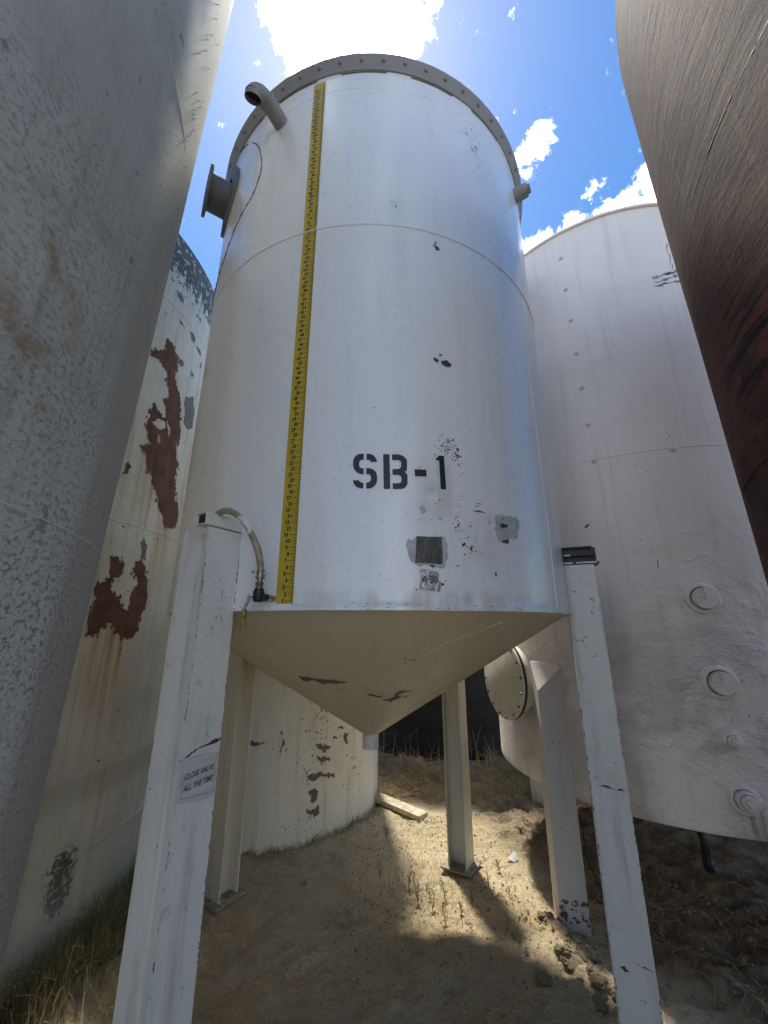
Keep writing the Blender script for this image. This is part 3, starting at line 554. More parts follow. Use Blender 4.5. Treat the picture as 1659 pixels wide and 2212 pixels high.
# lid: bolted flange with shallow roof
bm = bmesh.new()
nn = 220
def wrow(r, z, w=0):
    return [bm.verts.new(((r+w*random.uniform(-1, 1))*math.sin(2*math.pi*k/nn), -(r+w*random.uniform(-1, 1))*math.cos(2*math.pi*k/nn), z)) for k in range(nn)]
rows = [wrow(RM+.001, TOP-.070), wrow(RM+.007, TOP-.068), wrow(RM+.009, TOP-.05), wrow(RM+.040, TOP-.012, .0010), wrow(RM+.042, TOP+.002, .0010), wrow(RM+.03, TOP+.006), wrow(.7, TOP+.10), wrow(.02, TOP+.16)]
for a, b_ in zip(rows, rows[1:]):
    for k in range(nn): bm.faces.new((a[k], a[(k+1) % nn], b_[(k+1) % nn], b_[k])).smooth = True
bm.faces.new(rows[-1])
lid = link('bolted_lid', bm, m_flange, tank, smooth=True, sharp=35)
bm = bmesh.new()
bolt_me = None
for k in range(60):
    a = R_(-180+6*k+2); co = Vector(((RM+.024)*math.sin(a), -(RM+.024)*math.cos(a), TOP-.033))
    if bolt_me is None:
        lathe(bm, [(.005, -.002), (.0105, .0), (.013, .005), (.013, .012)], 14); disc(bm, .0055, -.002, 14, False)
        o = link('bolt', bm, m_flange, lid, smooth=True); bolt_me = o.data; o.location = co
    else:
        o = bpy.data.objects.new('bolt', bolt_me); C.objects.link(o); o.parent = lid; o.location = co
# ruler strip with ticks and numerals
RA, RB = -17.9, -14.42; bm = bmesh.new()
rows = []; uvl = bm.loops.layers.uv.verify()
for k in range(120):
    z = RZ-.006+(TOP-.10-RZ)*k/119; zz = .0035*math.exp(-((z-RZ-1.8475)/.012)**2); lean = 0
    rows.append([(S(RA+(RB-RA)*j/5, z, .0018+zz+.0015*(j in (0, 5))*0), R_(RA+(RB-RA)*j/5)*RM, z) for j in range(6)])
vr = [[bm.verts.new(q[0]) for q in r] for r in rows]
for i in range(119):
    for j in range(5):
        f = bm.faces.new((vr[i][j], vr[i][j+1], vr[i+1][j+1], vr[i+1][j])); f.smooth = True
        for lp, (a, b_) in zip(f.loops, ((i, j), (i, j+1), (i+1, j+1), (i+1, j))): lp[uvl].uv = rows[a][b_][1:]
ruler = link('ruler_strip', bm, m_yellow, tank, label='yellow measuring strip numbered in inches')
def ztk(n): return RZ+n*.0254
bm = bmesh.new(); NMAX = 116
def bump_z(z): return .0026+.0036*math.exp(-((z-RZ-1.8475)/.012)**2)
def quad(bm, a0, a1, z0, z1):
    o = bump_z((z0+z1)/2); vs = [bm.verts.new(S(a, z, o)) for a, z in ((a0, z0), ((a0+a1)/2, z0), (a1, z0), (a1, z1), ((a0+a1)/2, z1), (a0, z1))]
    bm.faces.new((vs[0], vs[1], vs[4], vs[5])); bm.faces.new((vs[1], vs[2], vs[3], vs[4]))
Wd = RB-RA
for q in range(1, NMAX*4+1):
    n = q/4
    fr = .46 if (q % 8 == 4) else .34 if q % 4 == 0 else .22 if q % 2 == 0 else .13
    h = .0011 if q % 4 == 0 else .0009
    quad(bm, RB-Wd*fr, RB-.02, ztk(n)-h, ztk(n)+h)
link('tick_marks', bm, m_ink, ruler)
def text_mesh(s, bold=.02, shear=0.0):
    cu = bpy.data.curves.new('t', 'FONT'); cu.body = s; cu.offset = bold; cu.shear = shear; cu.resolution_u = 3; cu.size = 1
    o = bpy.data.objects.new('t', cu); C.objects.link(o); dg = bpy.context.evaluated_depsgraph_get(); dg.update()
    m_ = bpy.data.meshes.new_from_object(o.evaluated_get(dg)); C.objects.unlink(o); bpy.data.objects.remove(o)
    vs = [v.co.copy() for v in m_.vertices]; fs = [tuple(p_.vertices) for p_ in m_.polygons]; bpy.data.meshes.remove(m_)
    x0 = min(v.x for v in vs); x1 = max(v.x for v in vs); y0 = min(v.y for v in vs); y1 = max(v.y for v in vs)
    return vs, fs, (x0, x1, y0, y1)
digits = {str(d): text_mesh(str(d), .045) for d in range(10)}
bm = bmesh.new()
for n in range(1, NMAX):
    s = str(n); z0 = ztk(n)-.0087; hh = .0175
    wdg = .0092; right = RB-Wd*(.50 if n % 2 else .38)
    for i, ch in enumerate(reversed(s)):
        vs, fs, (x0, x1, y0, y1) = digits[ch]; k = .55 if ch == '1' else 1.0
        ox = math.degrees(wdg/RM)*(i+1)*1.08
        vv = [bm.verts.new(S(right-ox+math.degrees(wdg/RM)*((v.x-x0)/(x1-x0)*k+(1-k)/2), z0+(v.y-y0)/(y1-y0)*hh, bump_z(z0)+.0002)) for v in vs]
        for f in fs:
            try: bm.faces.new([vv[j] for j in f])
            except ValueError: pass
link('numerals', bm, m_ink, ruler)

# legs: H-section beams, flanges standing radially
LB, LD, TF, TW = .156, .152, .010, .008
def hbeam(name, az, r0, z0, z1, mats, parent, b=LB, d=LD, wall=True, chips=1.0, label=None, c=(0, 0)):
    """profile in (radial, tangential); uv u runs 0..width per face"""
    bm = bmesh.new(); uvl = bm.loops.layers.uv.verify(); a = R_(az)
    rh = Vector((math.sin(a), -math.cos(a), 0)); th_ = Vector((math.cos(a), math.sin(a), 0)); cc = Vector((c[0], c[1], 0))
    h = d/2; m0 = b/2-TW/2; m1 = b/2+TW/2; fl = .008
    P = [(0, -h), (b, -h), (b, -h+TF), (m1+fl, -h+TF), (m1, -h+TF+fl), (m1, h-TF-fl), (m1+fl, h-TF), (b, h-TF), (b, h), (0, h), (0, h-TF), (m0-fl, h-TF), (m0, h-TF-fl), (m0, -h+TF+fl), (m0-fl, -h+TF), (0, -h+TF)]
    nz = max(2, int((z1-z0)/.03)); rows = []
    for k in range(nz+1):
        z = z0+(z1-z0)*k/nz
        rows.append([bm.verts.new(cc+rh*(r0+p_[0]+random.uniform(-.0007, .0007))+th_*(p_[1]+random.uniform(-.0007, .0007))+Vector((0, 0, z))) for p_ in P])
    nP = len(P)
    for k in range(nz):
        for i in range(nP):
            j = (i+1) % nP; L = math.dist(P[i], P[j]); za = z0+(z1-z0)*k/nz; zb = z0+(z1-z0)*(k+1)/nz
            f = bm.faces.new((rows[k][i], rows[k][j], rows[k+1][j], rows[k+1][i]))
            for lp, q in zip(f.loops, ((0, za), (L, za), (L, zb), (0, zb))): lp[uvl].uv = (q[0]+i*3.1, q[1])
    bm.faces.new(rows[-1]); bm.faces.new(rows[0][::-1])
    def flat(side):   # decal surface on the flange outer faces: x = radial metres, y = z
        return lambda x, z, o=0: cc+rh*(r0+x)+th_*side*(h+o)+Vector((0, 0, z))
    for side in (-1, 1):
        fs = flat(side)
        zc_ = [random.uniform(z0, z1) for _ in range(9)]
        for _ in range(int(60*chips*(z1-z0))):
            e = random.random() < .6; x = (random.choice((random.uniform(0, .004), b-random.uniform(0, .004))) if e else random.uniform(.01, b-.01))
            s = random.uniform(.0008, .0032)*(1 if e else .6); L = blob(x, min(max(random.gauss(random.choice(zc_), .07), z0), z1) if random.random() < .75 else random.uniform(z0, z1), s*random.uniform(.5, 1), s*random.uniform(.6, 5 if e else 1.5), 7, 1)
            L = [(min(max(p_[0], 0), b), p_[1]) for p_ in L]
            if side < 0: decal(bm, [L], fs, 1, .0008, uscale=1, Ruv=1)
            else: decal(bm, [L], fs, 1, .0008, uscale=1, Ruv=1)
    return bm, flat
def baseplate(az, r, c, parent, mat, s=.24):
    bm = bmesh.new(); a = R_(az); M = Matrix.Rotation(a, 4, 'Z'); M.translation = Vector((c[0]+(r)*math.sin(a), c[1]-(r)*math.cos(a), .0))
    box_into(bm, 0, 0, .012, s, s, .014, M); bmesh.ops.bevel(bm, geom=bm.edges[:], offset=.003, segments=1, affect='EDGES')
    return link('base_plate', bm, mat, parent)
def flip_fix(bm): bmesh.ops.recalc_face_normals(bm, faces=bm.faces[:])
# right front leg
bmR, fR = hbeam('leg', 65.7, 1.171, gz(1.15, -.5)-.08, 2.118, None, tank, chips=2.2)
s_ = fR(-1)
for L in ([(.02, 1.088), (.09, 1.083), (.155, 1.078), (.155, 1.0755), (.09, 1.080), (.02, 1.085)], [(.02, .425), (.045, .43), (.06, .415), (.04, .412)], [(.08, .45), (.12, .447), (.155, .435), (.12, .441)]):
    decal(bmR, [L], s_, 1, .001, amp=.15, uscale=1)
for x, z, r in ((.04, 1.98, .006), (.12, 1.94, .009), (.125, 1.93, .006), (.11, 1.87, .007), (.05, 1.73, .007), (.07, 1.75, .006), (.06, 1.70, .006), (.1, 1.66, .008), (.03, 1.73, .004), (.07, 2.05, .006), (.12, 1.90, .007), (.1, .33, .005)):
    for L in cluster(x, z, .004, .004, 7, .001, r*.5, 1): decal(bmR, [L], s_, 1, .001, uscale=1)
leg = link('leg', bmR, [m_leg, m_chip], tank, label='front leg with streaked paint under the black bracket')
# left front leg
bmL, fL = hbeam('leg', -31.0, 1.176, gz(-.65, -1.05)-.08, 2.17, None, tank, chips=2.2)
s_ = fL(1)
decal(bmL, [[(.0, 1.421), (.03, 1.419), (.06, 1.412), (.103, 1.405), (.13, 1.394), (.156, 1.386), (.156, 1.380), (.13, 1.388), (.10, 1.398), (.06, 1.406), (.0, 1.414)]], s_, 1, .001, amp=.2, uscale=1)
decal(bmL, [[(.02, .33), (.07, .36), (.13, .375), (.13, .36), (.07, .345)]], s_, 1, .001, amp=.2, uscale=1)
for x, z in ((.06, 1.93), (.08, 1.88), (.05, 1.82), (.1, 1.76), (.07, .95), (.05, .72), (.09, .6), (.07, 1.47)):
    for _ in range(3): decal(bmL, [[(x+q[0]*.7, z+q[1]+q[0]*.6) for q in blob(random.gauss(0, .012), random.gauss(0, .02), random.uniform(.003, .007), random.uniform(.006, .016), 8, 1)]], s_, 2, .0009, amp=.15, uscale=1)
for x, z, n, r in ((.05, 1.48, 16, .006), (.09, 1.96, 14, .006), (.05, 1.90, 22, .007), (.06, 1.80, 10, .008), (.1, 1.88, 8, .005), (.06, 1.0, 10, .006), (.08, .6, 8, .006), (.12, 1.6, 8, .004)):
    for L in cluster(x, z, .012, .02, n, .001, r*.6, 1): decal(bmL, [L], s_, 2, .001, uscale=1)
leg1 = link('leg', bmL, [m_leg, m_chip, m_scuff], tank, label='front leg carrying the CLOSE VALVE ALL THE TIME sticker')
bm = bmesh.new()
decal(bm, [[(.002, 1.378), (.154, 1.388), (.150, 1.262), (.0015, 1.240)]], fL(1), 0, .0016, amp=.05, uscale=1)
sign = link('sticker', bm, m_tag, leg1, label='weathered sticker reading CLOSE VALVE ALL THE TIME')
bm = bmesh.new()
for s, zc in (('CLOSE VALVE', 1.331), ('ALL THE TIME', 1.297)):
    vs, fs, (x0, x1, y0, y1) = text_mesh(s, .03, .18)
    wdt, hh = .112, .0175; vv = []
    for v in vs:
        u = (v.x-x0)/(x1-x0); q = (v.y-y0)/(y1-y0); vv.append(bm.verts.new(fL(1)(.131-u*wdt, zc-.009+q*hh+u*.004, .0028)))
    for f in fs:
        try: bm.faces.new([vv[j] for j in f])
        except ValueError: pass
for seg in (((.135, 1.27), (.012, 1.256)), ((.012, 1.256), (.014, 1.372)), ((.135, 1.27), (.137, 1.345))):
    stroke(bm, seg, .0012, fL(1), .0028, 1)
link('lettering', bm, m_tagline, sign)
# back legs
for az, lab in ((145, 'back leg standing on a base plate in the sunlit sand'), (-124.8, 'yellowed back leg behind the stickered front leg')):
    b2, f2 = hbeam('leg', az, 1.171, .018, 2.0, None, tank, chips=.8)
    lg = link('leg', b2, [m_legw, m_chip], tank, label=lab); baseplate(az, 1.171+LB/2, (0, 0), lg, m_plate, .25)
# brackets on the front legs
def fr_pt(az, x, t_, z): a = R_(az); return Vector((math.sin(a)*x+math.cos(a)*t_, -math.cos(a)*x+math.sin(a)*t_, z))
bm = bmesh.new(); a = R_(65.7); M = Matrix((Vector((math.sin(a), -math.cos(a), 0)), Vector((math.cos(a), math.sin(a), 0)), Vector((0, 0, 1)))).transposed().to_4x4()
t0 = -LD/2-.004
for x, t_, z, sx, st, sz in ((1.262, t0+.062, 2.128, .176, .125, .010), (1.255, t0+.062, 2.170, .160, .120, .007), (1.250, t0+.066, 2.214, .150, .12, .007), (1.258, t0+.045, 2.170, .17, .008, .09)):
    box_into(bm, x, t_, z, sx, st, sz, M)
box_into(bm, 1.168, t0+.05, 2.165, .012, .14, .125, M, 0)
for x, z, sx in ((1.200, 2.128, .045), (1.29, 2.128, .1), (1.20, 2.170, .03), (1.26, 2.1285, .03)): box_into(bm, x, t0-.0015, z, sx, .003, .008, M, 1)
link('bracket', bm, [m_dark, m_leg], tank, label='black bracket of stacked channels on the right front leg')
bm = bmesh.new(); a = R_(-31); M = Matrix((Vector((math.sin(a), -math.cos(a), 0)), Vector((math.cos(a), math.sin(a), 0)), Vector((0, 0, 1)))).transposed().to_4x4()
t1 = LD/2
for x, t_, z, sx, st, sz in ((1.262, t1+.001, 2.200, .18, .006, .048), (1.262, t1-.03, 2.222, .18, .056, .005), (1.262, t1-.03, 2.178, .18, .056, .005), (1.262, t1-.06, 2.2, .18, .005, .048)):
    box_into(bm, x, t_, z, sx, st, sz, M)
box_into(bm, 1.34, t1-.03, 2.2, .003, .05, .036, M, 1)  # dark plate stands in for the shaded inside of the open end
bmesh.ops.bevel(bm, geom=bm.edges[:], offset=.0015, segments=1, affect='EDGES')
link('bracket', bm, [m_leg, m_dark], tank, label='white box bracket on the left front leg')
# hose and valve
HP = lambda az, r, z: fr_pt(az, r, 0, z)
bm = bmesh.new(); hp = spline([HP(-33, 1.22, 2.200), HP(-30.5, 1.262, 2.222), HP(-27.3, 1.30, 2.232), HP(-24, 1.315, 2.222), HP(-21, 1.32, 2.175), HP(-19, 1.32, 2.11), HP(-18.0, 1.31, 2.05), HP(-18.1, 1.285, 1.99)], 8)
tube(bm, hp, .0125, 14); link('hose', bm, m_hose, tank, smooth=True, sharp=50)
valve = None
bm = bmesh.new()
vb = HP(-18.7, 1.268, 1.912)
tube(bm, [HP(-18.1, 1.285, 2.0), HP(-18.2, 1.283, 1.975)], .0155, 14, mi=0)
tube(bm, [HP(-18.25, 1.282, 1.978), HP(-18.3, 1.28, 1.968)], .017, 14, mi=0)
tube(bm, [HP(-18.3, 1.28, 1.975), HP(-18.6, 1.272, 1.93)], .010, 12, mi=0)
tube(bm, [HP(-18.4, 1.278, 1.957), HP(-18.45, 1.277, 1.943)], .0165, 6, mi=0)
box_into(bm, *HP(-17.1, 1.295, 1.985), .008, .010, .010); box_into(bm, *HP(-19.4, 1.29, 1.993), .008, .010, .010)
tube(bm, [HP(-18.5, 1.275, 1.937), HP(-18.7, 1.268, 1.925), HP(-18.7, 1.268, 1.900), HP(-18.7, 1.268, 1.888)], [.014, .0195, .021, .015], 12, mi=1)
tube(bm, [HP(-18.7, 1.268, 1.905), HP(-18.5, 1.225, 1.905)], .014, 12, mi=1)
tube(bm, [HP(-18.6, 1.23, 1.905), HP(-18.5, 1.205, 1.905), HP(-18.4, 1.172, 1.904)], [.015, .011, .012], 12, mi=0)
tube(bm, [HP(-18.7, 1.268, 1.912), HP(-19.9, 1.283, 1.912)], .007, 10, mi=0)
valve = link('valve', bm, [m_metal, m_iron], tank, smooth=True, sharp=40, label='small ball valve under the hose')
bm = bmesh.new()
hp = spline([HP(-19.9, 1.283, 1.915), HP(-20.0, 1.283, 1.895), HP(-20.5, 1.285, 1.868), HP(-20.5, 1.285, 1.85)], 6); tube(bm, hp, .0055, 8, mi=0)
hp = spline([HP(-20.5, 1.285, 1.862), HP(-20.5, 1.286, 1.83), HP(-20.4, 1.286, 1.79)], 6); tube(bm, hp, [.0065]+[.0088]*(len(hp)-2)+[.006], 10, mi=1)
link('handle', bm, [m_metal, m_handle], valve, smooth=True, sharp=50)
# nozzle with flange, high on the left
M = frame(-58, RM, RZ+2.72)
bm = bmesh.new(); lathe(bm, [(.118, -.03), (.112, .02), (.112, .135)], 48, M, uvR=.11); lathe(bm, [(.02, .13), (.15, .13), (.157, .133), (.157, .148), (.154, .150), (.09, .153), (.085, .1), (.01, .02)], 56, M, mi=0, uvR=.16)
noz = link('nozzle', bm, [m_pipe, m_pipe2], tank, smooth=True, sharp=30, label='dark flanged nozzle sticking out high on the left')
bm = bmesh.new()
for k in range(40):
    pass
uvl = bm.loops.layers.uv.verify(); ro, ri = .20, .125; rows = []
for k in range(64):
    q = 2*math.pi*k/64; rows.append([bm.verts.new(S(-58+math.degrees(r*math.cos(q)/RM), RZ+2.72+r*math.sin(q)*1.15, o)) for r, o in ((ri, .02), (ro, .02), (ro+.002, .0))])
for k in range(64):
    a, b_ = rows[k], rows[(k+1) % 64]
    for j in range(2): bm.faces.new((a[j], a[j+1], b_[j+1], b_[j]))
flip_fix(bm); link('reinforcing_pad', bm, m_pipe, tank, smooth=True, sharp=40)
# overflow pipe near the top
bm = bmesh.new(); M = frame(-28.5, RM, RZ+2.80)
pth = spline([M @ Vector((0, 0, -.06)), M @ Vector((0, 0, .05)), M @ Vector((0, 0, .10)), M @ Vector((-.008, -.002, .145)), M @ Vector((-.022, -.014, .172)), M @ Vector((-.036, -.036, .182)), M @ Vector((-.042, -.052, .178))], 6)
tube(bm, pth, [.045]*(len(pth)), 28, cap=False); k = int(len(pth)*.36)
tube(bm, [pth[k], pth[k+2]], .050, 28)
d = (pth[-1]-pth[-2]).normalized(); tube(bm, [pth[-1]-d*.03, pth[-1]-d*.028], .044, 24, mi=1)  # black disc stands in for the shade inside the pipe mouth
link('overflow_pipe', bm, [m_flange, m_pipe2], tank, smooth=True, sharp=45)
# plugged coupling near the top right
bm = bmesh.new(); M = frame(56, RM, RZ+2.82)
lathe(bm, [(.05, -.03), (.048, .01), (.045, .075), (.040, .085), (.001, .086)], 32, M); lathe(bm, [(.030, .08), (.030, .10), (.027, .104), (.001, .105)], 6, M)
link('plugged_coupling', bm, m_flange, tank, smooth=True, sharp=30)

# ------------------------------------------------------------------ right-hand white tank
c2 = (2.449, 1.004); R2 = 1.3; zb, zt = .71, 5.162; S2 = cyl(R2, c2, .003, 9)
rt = empty('plug_tank', (*c2, 0), 'big white tank with four round plugs in a row, lumpy repainted wall', 'tank')
bm = bmesh.new(); Mt = Matrix.Translation((*c2, 0))
lathe(bm, [(.02, zb-.30), (.9, zb-.08), (R2-.03, zb-.012), (R2-.002, zb), (R2, zb+.015)]+[(R2, zb+.03+(zt-zb-.03)*k/60) for k in range(61)]+[(R2+.018, zt+.001), (R2+.020, zt+.02), (R2+.012, zt+.028), (.02, zt+.2)], 256, Mt, uvR=R2, wob=.003, seed=9)
D2 = dict(uscale=.0227, Ruv=R2)
for _ in range(70):
    a = random.uniform(-11, -2.5); z = 4.41+(a+7)*.006+random.choice((-.045, 0, .04, .045))*1.0+random.gauss(0, .006)
    decal(bm, [blob(a, z, random.uniform(.006, .035), random.uniform(.0012, .0035), 8, .0227)], S2, 1, .002, amp=.15, **D2)
for L in D['rt_marks'][3:]: decal(bm, [L], S2, 1, .003, amp=.10, levels=2, **D2)
ringweld(bm, R2, 2.985, .0055, 0, c2, .003, 9, a0=-90, a1=90); ringweld(bm, R2, 4.42, .0018, 0, c2, .003, 9, a0=-90, a1=90)
for az, z0, z1, r in ((-41.0, 3.0, 5.12, .003), (-36.3, 3.0, 5.1, .002), (-6.6, 3.0, 4.45, .0012), (-14.2, 3.0, 4.35, .0012)):
    tube(bm, [S2(az+random.uniform(-.03, .03), z0+(z1-z0)*k/40, .0004) for k in range(41)], r, 6)
for k in range(9): decal(bm, [blob(-4.5+random.gauss(0, .25), 4.5+k*.03, .003, .02, 7, .0227)], S2, 1, .002, amp=.3, **D2)
for L in cluster(-25, 2.6, 14, .7, 150, .001, .004, .0227)+cluster(-30, 1.5, 12, .4, 90, .001, .004, .0227)+cluster(-60, 1.4, 9, .35, 50, .001, .005, .0227): decal(bm, [L], S2, 1, .002, **D2)
def wobble_line(pts, r):
    q = spline(pts, 6); tube(bm, [p_+Vector((random.uniform(-1, 1), 0, random.uniform(-1, 1)))*.004 for p_ in q], [random.uniform(.4, 1.2)*r for _ in q], 6)
wobble_line([S2(-20.8, 2.385), S2(-18, 2.39), S2(-15.2, 2.38), S2(-13.6, 2.36)], .004); wobble_line([S2(-20.9, 2.385), S2(-21.6, 2.28), S2(-21.8, 2.21)], .003); wobble_line([S2(-21.8, 2.205), S2(-19, 2.205), S2(-17, 2.215)], .006)
link('shell', bm, [m_rtank, m_chip], rt, smooth=True, sharp=40)
def plug(az, z, r, kind):  # dark rings round the plug paint crevice shade into the colour
    M = frame(az, R2, z, c2); bm = bmesh.new()
    if kind == 'flat':
        lathe(bm, [(r*1.6, -.004), (r*1.45, .014), (r*1.25, .019), (r*1.12, .012)], 40, M, uvR=r, wob=.005, seed=az*z); lathe(bm, [(r*1.13, .0118), (r*1.05, .008), (r*1.03, .012)], 40, M, mi=1); lathe(bm, [(r*1.03, .011), (r*1.03, .042), (r*.98, .047), (.002, .048)], 40, M, uvR=r, wob=.001)
    else:
        lathe(bm, [(r*1.9, -.004), (r*1.65, .014), (r*1.35, .018), (r*1.28, .012)], 40, M, uvR=r, wob=.004, seed=z); lathe(bm, [(r*1.3, .010), (r*1.24, .011)], 8, M, mi=1); lathe(bm, [(r*1.25, .0), (r*1.22, .040), (r*1.08, .046), (r*.9, .046)], 8, M, uvR=r); lathe(bm, [(r*.92, .0462), (r*.84, .0464)], 24, M, mi=1)
        lathe(bm, [(r*.84, .03), (r*.83, .060), (r*.7, .064), (.001, .064)], 24, M, uvR=r); lathe(bm, [(r*.62, .0645), (r*.54, .0647)], 4, M @ Matrix.Rotation(.55+.785, 4, 'Z'), mi=1)
        M3 = M @ Matrix.Rotation(.55, 4, 'Z'); box_into(bm, 0, 0, .078, r*.8, r*.8, .035, M3)
    return link('plug', bm, [m_rtank, m_flake], rt, smooth=True, sharp=35)
plug(-17.9, 1.965, .062, 'flat'); plug(-18.15, 1.482, .062, 'flat'); plug(-18.3, 1.178, .027, 'sq'); plug(-18.5, .894, .042, 'sq')
for z in (4.902, 4.562, 4.242, 3.918, 3.60, 3.276, 2.975):
    bm = bmesh.new(); M = frame(-38.6, R2, z, c2); lathe(bm, [(.020, -.002), (.019, .005), (.010, .009)], 20, M); lathe(bm, [(.012, .006), (.010, .018), (.001, .019)], 12, M)
    link('rivet', bm, m_wht2, rt, smooth=True, sharp=40)
bm = bmesh.new(); M = frame(-17.1, R2, 2.973, c2); lathe(bm, [(.024, -.002), (.022, .008), (.012, .016), (.001, .018)], 20, M); link('rivet', bm, m_wht2, rt, smooth=True)
# manway
M = frame(-78.5, R2, 1.395, c2); bm = bmesh.new(); lathe(bm, [(.27, -.09), (.25, -.02), (.245, .09)], 56, M, uvR=.25)
mw = link('manway', bm, m_back, rt, smooth=True, sharp=40)
bm = bmesh.new(); lathe(bm, [(.24, .085), (.30, .085), (.302, .087), (.302, .100), (.296, .102)], 72, M, mi=1); lathe(bm, [(.298, .106), (.302, .108), (.302, .121), (.299, .123), (.001, .124)], 72, M, uvR=.3, wob=.001)
lathe(bm, [(.296, .10), (.296, .108)], 72, M, mi=1)
cov = link('cover', bm, [m_back, m_chip], mw, smooth=True, sharp=35)
for k in range(16):
    q = 2*math.pi*(k+.3)/16; bm = bmesh.new(); Mb = M @ Matrix.Translation((.278*math.cos(q), .278*math.sin(q), .124))
    shiny = k in (12, 15); lathe(bm, [(.0105, -.002), (.010, .010 if shiny else .004), (.001, .012 if shiny else .005)], 6 if shiny else 10, Mb)
    link('bolt', bm, m_metal if shiny else m_chip, cov)
# legs of that tank
bm, f_ = hbeam('leg', 0, 0, 0, 1, None, None); bm.free()
def rt_leg(az, r, z0, z1, lab, cap=False):
    if cap:
        bm = bmesh.new(); M = frame(az, r, 0, c2); uvl = bm.loops.layers.uv.verify()
        # M: X tangential, Y up, Z outward; tangential +X end faces the camera
        w_, dpt = .165, .16
        P = [(-w_/2, 0), (w_/2, 0), (w_/2, dpt), (-w_/2, dpt)]
        return bm, M
    b2, f2 = hbeam('leg', az, r, z0, z1, None, rt, chips=.5, c=c2)
    return link('leg', b2, [m_legw, m_chip], rt, label=lab)
# near leg: closed box section with a slanting cap
bm = bmesh.new(); uvl = bm.loops.layers.uv.verify()
A = Vector((1.182, .335)); B = Vector((1.352, .305)); Dk = Vector((1.200, .470)); Cc = Vector((1.372, .440)); zg = gz(1.25, .35)-.1
topz = {0: 1.355, 1: 1.515, 2: 1.545, 3: 1.545}; cor = [A, B, Cc, Dk]; nz = 40; rows = []
for k in range(nz+1): rows.append([bm.verts.new((p_.x+random.uniform(-.001, .001), p_.y, zg+(topz[i]-zg)*k/nz)) for i, p_ in enumerate(cor)])
for k in range(nz):
    for i in range(4):
        j = (i+1) % 4; f = bm.faces.new((rows[k][i], rows[k][j], rows[k+1][j], rows[k+1][i]))
        for lp, (q, kk) in zip(f.loops, ((0, k), (.165, k), (.165, k+1), (0, k+1))): lp[uvl].uv = (q+i*2.3, 1.5*kk/nz)
a, b_, c_, d_ = rows[-1]; bm.faces.new((a, b_, d_)); bm.faces.new((b_, c_, d_))
fl = lambda x, z, o=0: Vector(((A+(B-A)*x/.165).x, (A+(B-A)*x/.165).y-o, z))
for L in [blob(random.uniform(.0, .165), .12+random.gauss(0, .035), random.uniform(.004, .016), random.uniform(.003, .014), 7, 1) for _ in range(45)]:
    L = [(min(max(p_[0], 0), .165), p_[1]) for p_ in L]; decal(bm, [L], fl, 1, .001, amp=.2, uscale=1)
for L in cluster(.08, .8, .05, .35, 60, .001, .004, 1): decal(bm, [[(min(max(p_[0], 0), .165), p_[1]) for p_ in L]], fl, 2, .001, uscale=1)
nl = link('leg', bm, [m_wht2, m_flake, m_chip], rt, label='near leg with a slanting cap, its muddy foot buried in clods')
rt_leg(-151, 1.20, gz(1.85, 2.1)-.05, .8, 'thin far leg of the white tank')
rt_leg(28, 1.20, gz(3.0, -.1)-.05, .8, 'leg of the white tank on its right side'); rt_leg(118, 1.20, -.05, .8, 'rear leg of the white tank')

# ------------------------------------------------------------------ rust-patched tank on the left
c3 = (-3.376, .535); R3 = 1.726; S3 = cyl(R3, c3, .004, 3)
bm = bmesh.new(); Mt = Matrix.Translation((*c3, 0)); zt3 = 5.117
lathe(bm, [(R3+.004, -.15)]+[(R3, zt3*k/64) for k in range(65)]+[(R3-.02, zt3+.012), (.02, zt3+.25)], 256, Mt, uvR=R3, wob=.004, seed=3)
D3 = dict(uscale=.03012, Ruv=R3)
decal(bm, D['rust_big'], S3, 1, .003, amp=.2, levels=3, **D3); decal(bm, D['rust_low'], S3, 1, .003, amp=.17, levels=3, **D3)
for lp_ in (D['rust_big'][0], D['rust_low'][0]):                    # small flakes gone along the torn edges
    for (a0, z0), (a1, z1) in zip(lp_, lp_[1:]):
        for _ in range(max(1, int(math.hypot((a1-a0)*.03, z1-z0)/.012))):
            t = random.random(); s = random.uniform(.004, .016); decal(bm, [blob(a0+(a1-a0)*t+random.gauss(0, .35), z0+(z1-z0)*t+random.gauss(0, .012), s*.7, s*1.3, 8, .03012)], S3, 1, .0034, amp=.25, levels=1, **D3)
for L in D['rust_small']: decal(bm, L, S3, 1, .003, amp=.2, levels=2, **D3)
for L in D['rust_grey']: decal(bm, [L], S3, 2, .003, amp=.16, levels=2, **D3)
for L in cluster(78, 2.0, 4, .5, 40, .004, .012, .03012)+cluster(86, 3.0, 3, .35, 30, .003, .012, .03012): decal(bm, [L], S3, 1, .003, **D3)
ringweld(bm, R3, 4.415, .008, 0, c3, .004, 3, a0=30, a1=130, n=700); ringweld(bm, R3, 2.489, .006, 0, c3, .004, 3, a0=30, a1=130, n=700); ringweld(bm, R3, .53, .008, 0, c3, .004, 3, a0=30, a1=130, n=700); ringweld(bm, R3, .95, .005, 0, c3, .004, 3, a0=30, a1=130, n=700)
tube(bm, [S3(79.2, 2.49+k*.05, .0005) for k in range(8)], .003, 6)
ru = link('rust_patched_tank', bm, [m_rusttank, m_rustd, m_rustg], None, smooth=True, sharp=40)
tag(ru, 'cream tank with big dark rust patches and orange drips, behind the grey tank', 'tank')

